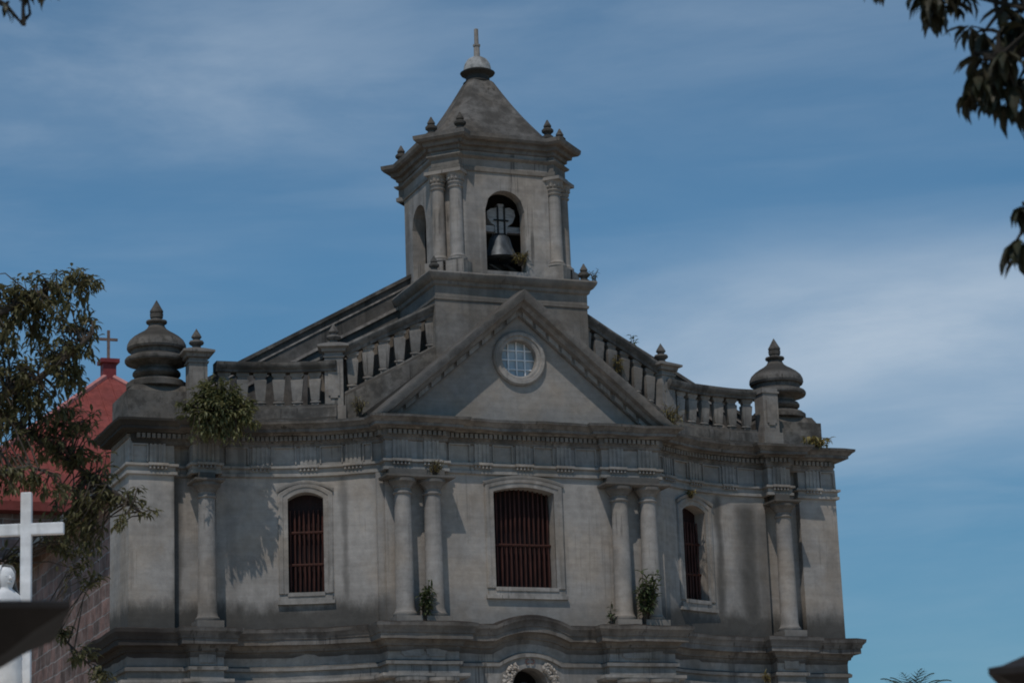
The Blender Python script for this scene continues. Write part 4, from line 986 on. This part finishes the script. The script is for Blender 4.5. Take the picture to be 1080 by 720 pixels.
# the left tree, about 35 m off
D0 = 35.0
def L3(u, v, dd=0.0): return at(u, v, D0 + dd)
gp = at(-170, 700, D0); gp.z = 0
px = D0 / 2685.85
def E(u, v, ru, rv_, n, dd=0.0, dep=None): return (L3(u, v, dd), (ru * px, (dep or ru * 1.2) * px, rv_ * px), n)
trunk = [gp, gp + Vector((0.1, 0.1, 2.5)), gp + Vector((0.3, 0.1, 4.6)), L3(-120, 480), L3(-95, 380)]
limbs = [([L3(-120, 490), L3(-70, 440, .4), L3(-15, 425, .2), L3(40, 400, -.1), L3(75, 372, -.3), L3(98, 352, -.3)], 0.11, 0.018),
         ([L3(-95, 380), L3(-40, 345, -.4), L3(10, 325, -.2), L3(50, 305, .1), L3(92, 297, .2)], 0.09, 0.014),
         ([L3(-15, 425, .2), L3(20, 450, .5), L3(60, 478, .6), L3(100, 505, .3), L3(135, 528, .1), L3(155, 545, 0)], 0.06, 0.010),
         ([L3(-118, 500), L3(-60, 505, -.8), L3(-10, 500, -.7), L3(30, 492, -.6), L3(60, 500, -.5)], 0.07, 0.012),
         ([L3(-125, 520), L3(-70, 560, .8), L3(-20, 585, .9), L3(15, 595, .9)], 0.05, 0.010),
         ([L3(-125, 540), L3(-60, 600, .9), L3(20, 640, .8), L3(62, 668, .6), L3(88, 694, .5), L3(108, 716, .5)], 0.04, 0.006),
         ([L3(-95, 380), L3(-110, 290), L3(-70, 220)], 0.08, 0.02)]
clumps = [E(80, 299, 26, 14, 26), E(40, 306, 32, 18, 34), E(2, 322, 30, 26, 36), E(60, 330, 42, 22, 42), E(88, 345, 18, 12, 14), E(20, 362, 40, 26, 50, .3), E(70, 368, 28, 14, 24, -.2), E(42, 400, 44, 22, 48), E(0, 412, 40, 30, 50, .5), E(78, 398, 16, 12, 12),
          E(28, 440, 48, 22, 50, .3), E(85, 440, 24, 18, 24, .5), E(62, 470, 34, 22, 34, .5), E(5, 468, 30, 22, 26), E(95, 492, 26, 22, 30, .4), E(12, 508, 34, 16, 26, -.6), E(52, 512, 26, 14, 14, -.5), E(100, 528, 26, 18, 26, .3), E(138, 522, 20, 9, 7, .1), E(150, 540, 14, 8, 4, .1), E(128, 552, 12, 8, 4, 0), E(84, 566, 22, 26, 22, .4), E(6, 592, 20, 14, 14, .9), E(72, 556, 32, 30, 40, .6), E(92, 596, 20, 20, 16, .6), E(62, 668, 13, 8, 7, .6), E(84, 690, 13, 9, 9, .5), E(104, 712, 11, 8, 8, .5), E(-50, 420, 70, 120, 160), E(-70, 300, 50, 60, 60)]
make_tree('leafy_tree', 'leafy green tree at the left with drooping sprays crossing the red roof', gp, trunk, limbs, clumps, 0.140, 0.048, MLEAF, 9, 0.06, 0.28, 0.26)
# near trees whose twigs hang into the top corners
DN = 12.0
def N3(u, v, dd=0.0): return at(u, v, DN + dd)
pn_ = DN / 2685.85
def EN(u, v, ru, rv_, n, dd=0.0): return (N3(u, v, dd), (ru * pn_, ru * pn_ * 1.3, rv_ * pn_), n)
gp2 = at(1500, 600, DN + 0.5); gp2.z = 0
limbs = [([N3(1480, 150, .3), N3(1300, 40, .2), N3(1150, 10, .1), N3(1060, 5, 0), N3(985, -14, 0)], 0.03, 0.005),
         ([N3(1300, 40, .2), N3(1180, 60), N3(1090, 52, -.1), N3(1040, 60, -.1)], 0.018, 0.004),
         ([N3(1480, 260, .2), N3(1250, 200, 0), N3(1130, 205, 0), N3(1085, 222, 0)], 0.022, 0.004),
         ([N3(1480, 150, .3), N3(1350, -120, .3), N3(1150, -220, .3), N3(930, -120, .2), N3(915, -30, .2)], 0.06, 0.006)]
clumps = [EN(1072, 30, 22, 32, 10), EN(1046, 66, 26, 18, 10), EN(1036, 88, 18, 12, 6), EN(1075, 95, 16, 24, 7), EN(1032, 28, 8, 10, 2), EN(1000, -6, 28, 8, 7), EN(978, -8, 12, 5, 3), EN(1078, 255, 8, 16, 4), EN(1078, 218, 6, 6, 2), EN(1130, 120, 40, 80, 20), EN(1200, 20, 90, 60, 36), EN(1180, 250, 60, 60, 20), EN(1020, -90, 110, 45, 30), EN(918, -28, 12, 8, 2)]
make_tree('mango_tree', 'dark broad leaved tree hanging its leaf clusters into the top right corner', gp2, [gp2, gp2 + Vector((0, 0, 1.5)), N3(1490, 300, .4), N3(1480, 150, .3), N3(1470, -100, .2)], limbs, clumps, 0.150, 0.052, MLEAFN, 7, 0.014, 0.75, 0.12)
gp3 = at(-420, 600, 14.0); gp3.z = 0
limbs = [([N3(-400, 120, 1), N3(-250, -40, 1), N3(-120, -40, 1), N3(-30, -14, 1), N3(6, 6, 1), N3(25, 27, 1)], 0.05, 0.005), ([N3(-120, -40, 1), N3(-20, -60, 1), N3(50, -40, 1)], 0.02, 0.005)]
clumps = [EN(40, -12, 16, 5, 3, 1), EN(2, 8, 5, 5, 1, 1), EN(20, -18, 12, 6, 2, 1), EN(-60, -60, 90, 50, 40, 1), EN(-250, -60, 120, 90, 70, 1)]
make_tree('overhanging_tree', 'thin dark twig of a near tree poking in at the top left corner', gp3, [gp3, gp3 + Vector((0, 0, 1.5)), N3(-410, 300, 1), N3(-400, 120, 1), N3(-390, -60, 1)], limbs, clumps, 0.085, 0.03, MLEAFN, 5, 0.02, 0.8, 0.13)

# palm far off
pb = at(962, 735, 150.0); ptop = Vector((pb.x, pb.y, pb.z - 0.8)); pbase = Vector((pb.x + 1.0, pb.y, 0))
palm = empty('palm_tree', pbase, 'distant palm with only its frond tips showing at the bottom right', 'palm')
pt = MB(); pt.tube([(0, 0, 0), (-0.3, 0, ptop.z * 0.4), (-0.8, 0, ptop.z * 0.8), (-1.0, 0, ptop.z)], [0.28, 0.2, 0.17, 0.15], 10); pt.build('trunk', MBARK, palm)
pf = MB()
for i in range(19):
    a = 2 * PI * i / 19 + random.random() * 0.3; el = math.radians(random.choice([84, 76, 68, 58, 30])); ln = random.uniform(2.2, 3.0)
    prev = Vector((-1.0, 0, ptop.z))
    for q in range(14):
        t = q / 13; e = el - t * t * 1.3; st_v = Vector((math.cos(a) * math.cos(e), math.sin(a) * math.cos(e), math.sin(e))) * ln / 13; p2 = prev + st_v
        sd2 = Vector((-math.sin(a), math.cos(a), 0)); w_ = 0.85 * math.sin(PI * min(1, 0.12 + t * 0.9)) + 0.05
        for sg in (-1, 1): pf.add([prev, prev + st_v * 0.35, p2 + sd2 * sg * w_ * 0.8 + st_v * 1.6 - Vector((0, 0, 0.2 * w_))], [(0, 1, 2)])
        pf.add([prev + Vector((0, 0, .03)), p2 + Vector((0, 0, .03)), p2 - Vector((0, 0, .03)), prev - Vector((0, 0, .03))], [(0, 1, 2, 3)]); prev = p2
pf.build('crown', MPALM, palm, smooth=0, recalc=False)

# weeds rooted on the church
def weed(name, label, loc, stems, ln, wd, mat, height, spread, droop=0.1, nl=9, outward=(0, -1, 0), cat='plant', stemmat=None):
    t = empty(name, loc, label, cat); m = MB(); s_ = MB(); o_ = Vector(outward)
    for i in range(stems):
        d = Vector((random.uniform(-1, 1) * spread, random.uniform(-1, 1) * spread, 0)) + o_ * spread * 0.6 * random.random()
        h = height * random.uniform(0.45, 1.0); p0 = Vector((random.uniform(-.05, .05), random.uniform(-.03, .03), 0)); p1 = p0 + d * 0.5 + Vector((0, 0, h * 0.6)); p2 = p0 + d + Vector((0, 0, h * (1 - droop)))
        s_.tube([p0, p1, p2], [0.012, 0.009, 0.005], 5)
        for k in range(nl):
            t_ = 0.25 + 0.75 * k / nl; p = p0.lerp(p1, t_ * 2) if t_ < 0.5 else p1.lerp(p2, t_ * 2 - 1)
            dd_ = rv().normalized(); dd_.z = dd_.z * 0.5 + 0.15 - droop
            leaf(m, p, dd_, Vector((0, 0, 1)), ln * random.uniform(0.6, 1.2), wd * random.uniform(0.8, 1.2), random.uniform(0.1, 0.5))
    t['group'] = 'weeds rooted on the church'
    m.build('foliage', mat, t, smooth=0, recalc=False); s_.build('stem', stemmat or MBARK, t); return t
# big bush over the left wing cornice
bush = empty('cornice_bush', (-7.46, 0.60, 14.60), 'round leafy bush growing out of the left cornice under the balustrade', 'bush')
m = MB(); s_ = MB()
for i in range(250):
    v = rv(); v = v.normalized() * (v.length ** 0.5); lump = 0.80 + 0.55 * noise.noise(v.normalized() * 1.6 + Vector((3, 1, 7))) + random.uniform(-0.12, 0.16)
    p = Vector((v.x * 1.0 * lump, v.y * 0.60 * lump - 0.18, 0.10 + v.z * lump * (0.85 if v.z > 0 else 0.66)))
    mid = p * 0.45 + Vector((0, -0.06, 0.10)) + rv() * 0.05
    s_.tube([(random.uniform(-.12, .12), 0.08, 0.0), mid, p], [0.018, 0.010, 0.004], 4)
    cluster(m, p, random.randint(7, 12), random.uniform(0.15, 0.24), 0.066, 0.045, 0.45, v.normalized(), mid.lerp(p, 0.35))
for i in range(15):                                         # hanging shoots
    a = Vector((random.uniform(-0.75, 0.75), -0.45, -0.1)); p = a + Vector((random.uniform(-.15, .15), random.uniform(-.1, .05), random.uniform(-0.62, -0.25)))
    s_.tube([a, p], [0.008, 0.004], 4); cluster(m, p, 7, 0.18, 0.055, 0.04, 0.8, None, a)
m.build('foliage', MBUSH, bush, smooth=0, recalc=False); s_.build('stem', MBARK, bush)
weed('ledge_plant', 'small dark green plant between the two left columns', (-2.83, -0.52, 9.68), 12, 0.20, 0.06, MWEED, 0.95, 0.17, 0.05, 14)
weed('ledge_plant', 'larger leafy plant growing between the two right columns', (2.88, -0.50, 9.68), 22, 0.20, 0.07, MWEED, 1.35, 0.30, 0.05, 15)
weed('ledge_plant', 'tiny sprig left of the right column pair', (2.0, -0.40, 9.66), 4, 0.15, 0.05, MWEED, 0.6, 0.06, 0.05, 8)
weed('fern', 'yellowish fern on the right end of the cornice', (8.72, 1.05, 14.60), 16, 0.20, 0.055, MYEL, 0.50, 0.42, 0.45, 9)
weed('dry_grass', 'tuft of dry yellow grass at the right foot of the pediment', (3.95, -0.1, 14.62), 26, 0.24, 0.02, MDRY, 0.75, 0.30, 0.1, 6, (0.3, 0.2, 0))
weed('dry_grass', 'patch of dry weeds above the second left column capital', (-2.45, -0.45, 13.15), 26, 0.10, 0.02, MDRY, 0.42, 0.20, 0.1, 7)
weed('fern', 'yellowing tuft on top of the right wing window', (4.90, 0.84, 13.10), 8, 0.13, 0.04, MYEL, 0.25, 0.14, 0.2, 7)
weed('dry_grass', 'dry brown weeds at the foot of the belfry arch under the bell', (0.34, 0.52, 18.80), 34, 0.13, 0.018, MDRY, 0.42, 0.20, 0.1, 7)
weed('sprig', 'small green sprig at the right end of the tower base cornice', (2.18, 0.15, 18.42), 6, 0.10, 0.03, MWEED, 0.36, 0.16, 0.1, 6, (0.8, 0, 0))
weed('sprig', 'lone sprig on the right raking handrail against the sky', (3.52, 0.92, 16.95), 3, 0.13, 0.05, MWEED, 0.42, 0.08, 0.1, 6)
weed('dry_grass', 'dry weed caught between balusters of the right raking balustrade', (2.95, 0.66, 16.1), 14, 0.14, 0.03, MDRY, 0.65, 0.14, 0.1, 7)
weed('sprig', 'small yellow weed low on the right ledge at the bottom edge', (6.85, 1.05, 8.46), 7, 0.14, 0.04, MYEL, 0.32, 0.10, 0.1, 7)
weed('dry_grass', 'dry weeds at the left foot of the pediment beside the pier', (-4.1, 0.2, 14.66), 18, 0.16, 0.018, MDRY, 0.55, 0.20, 0.1, 6)
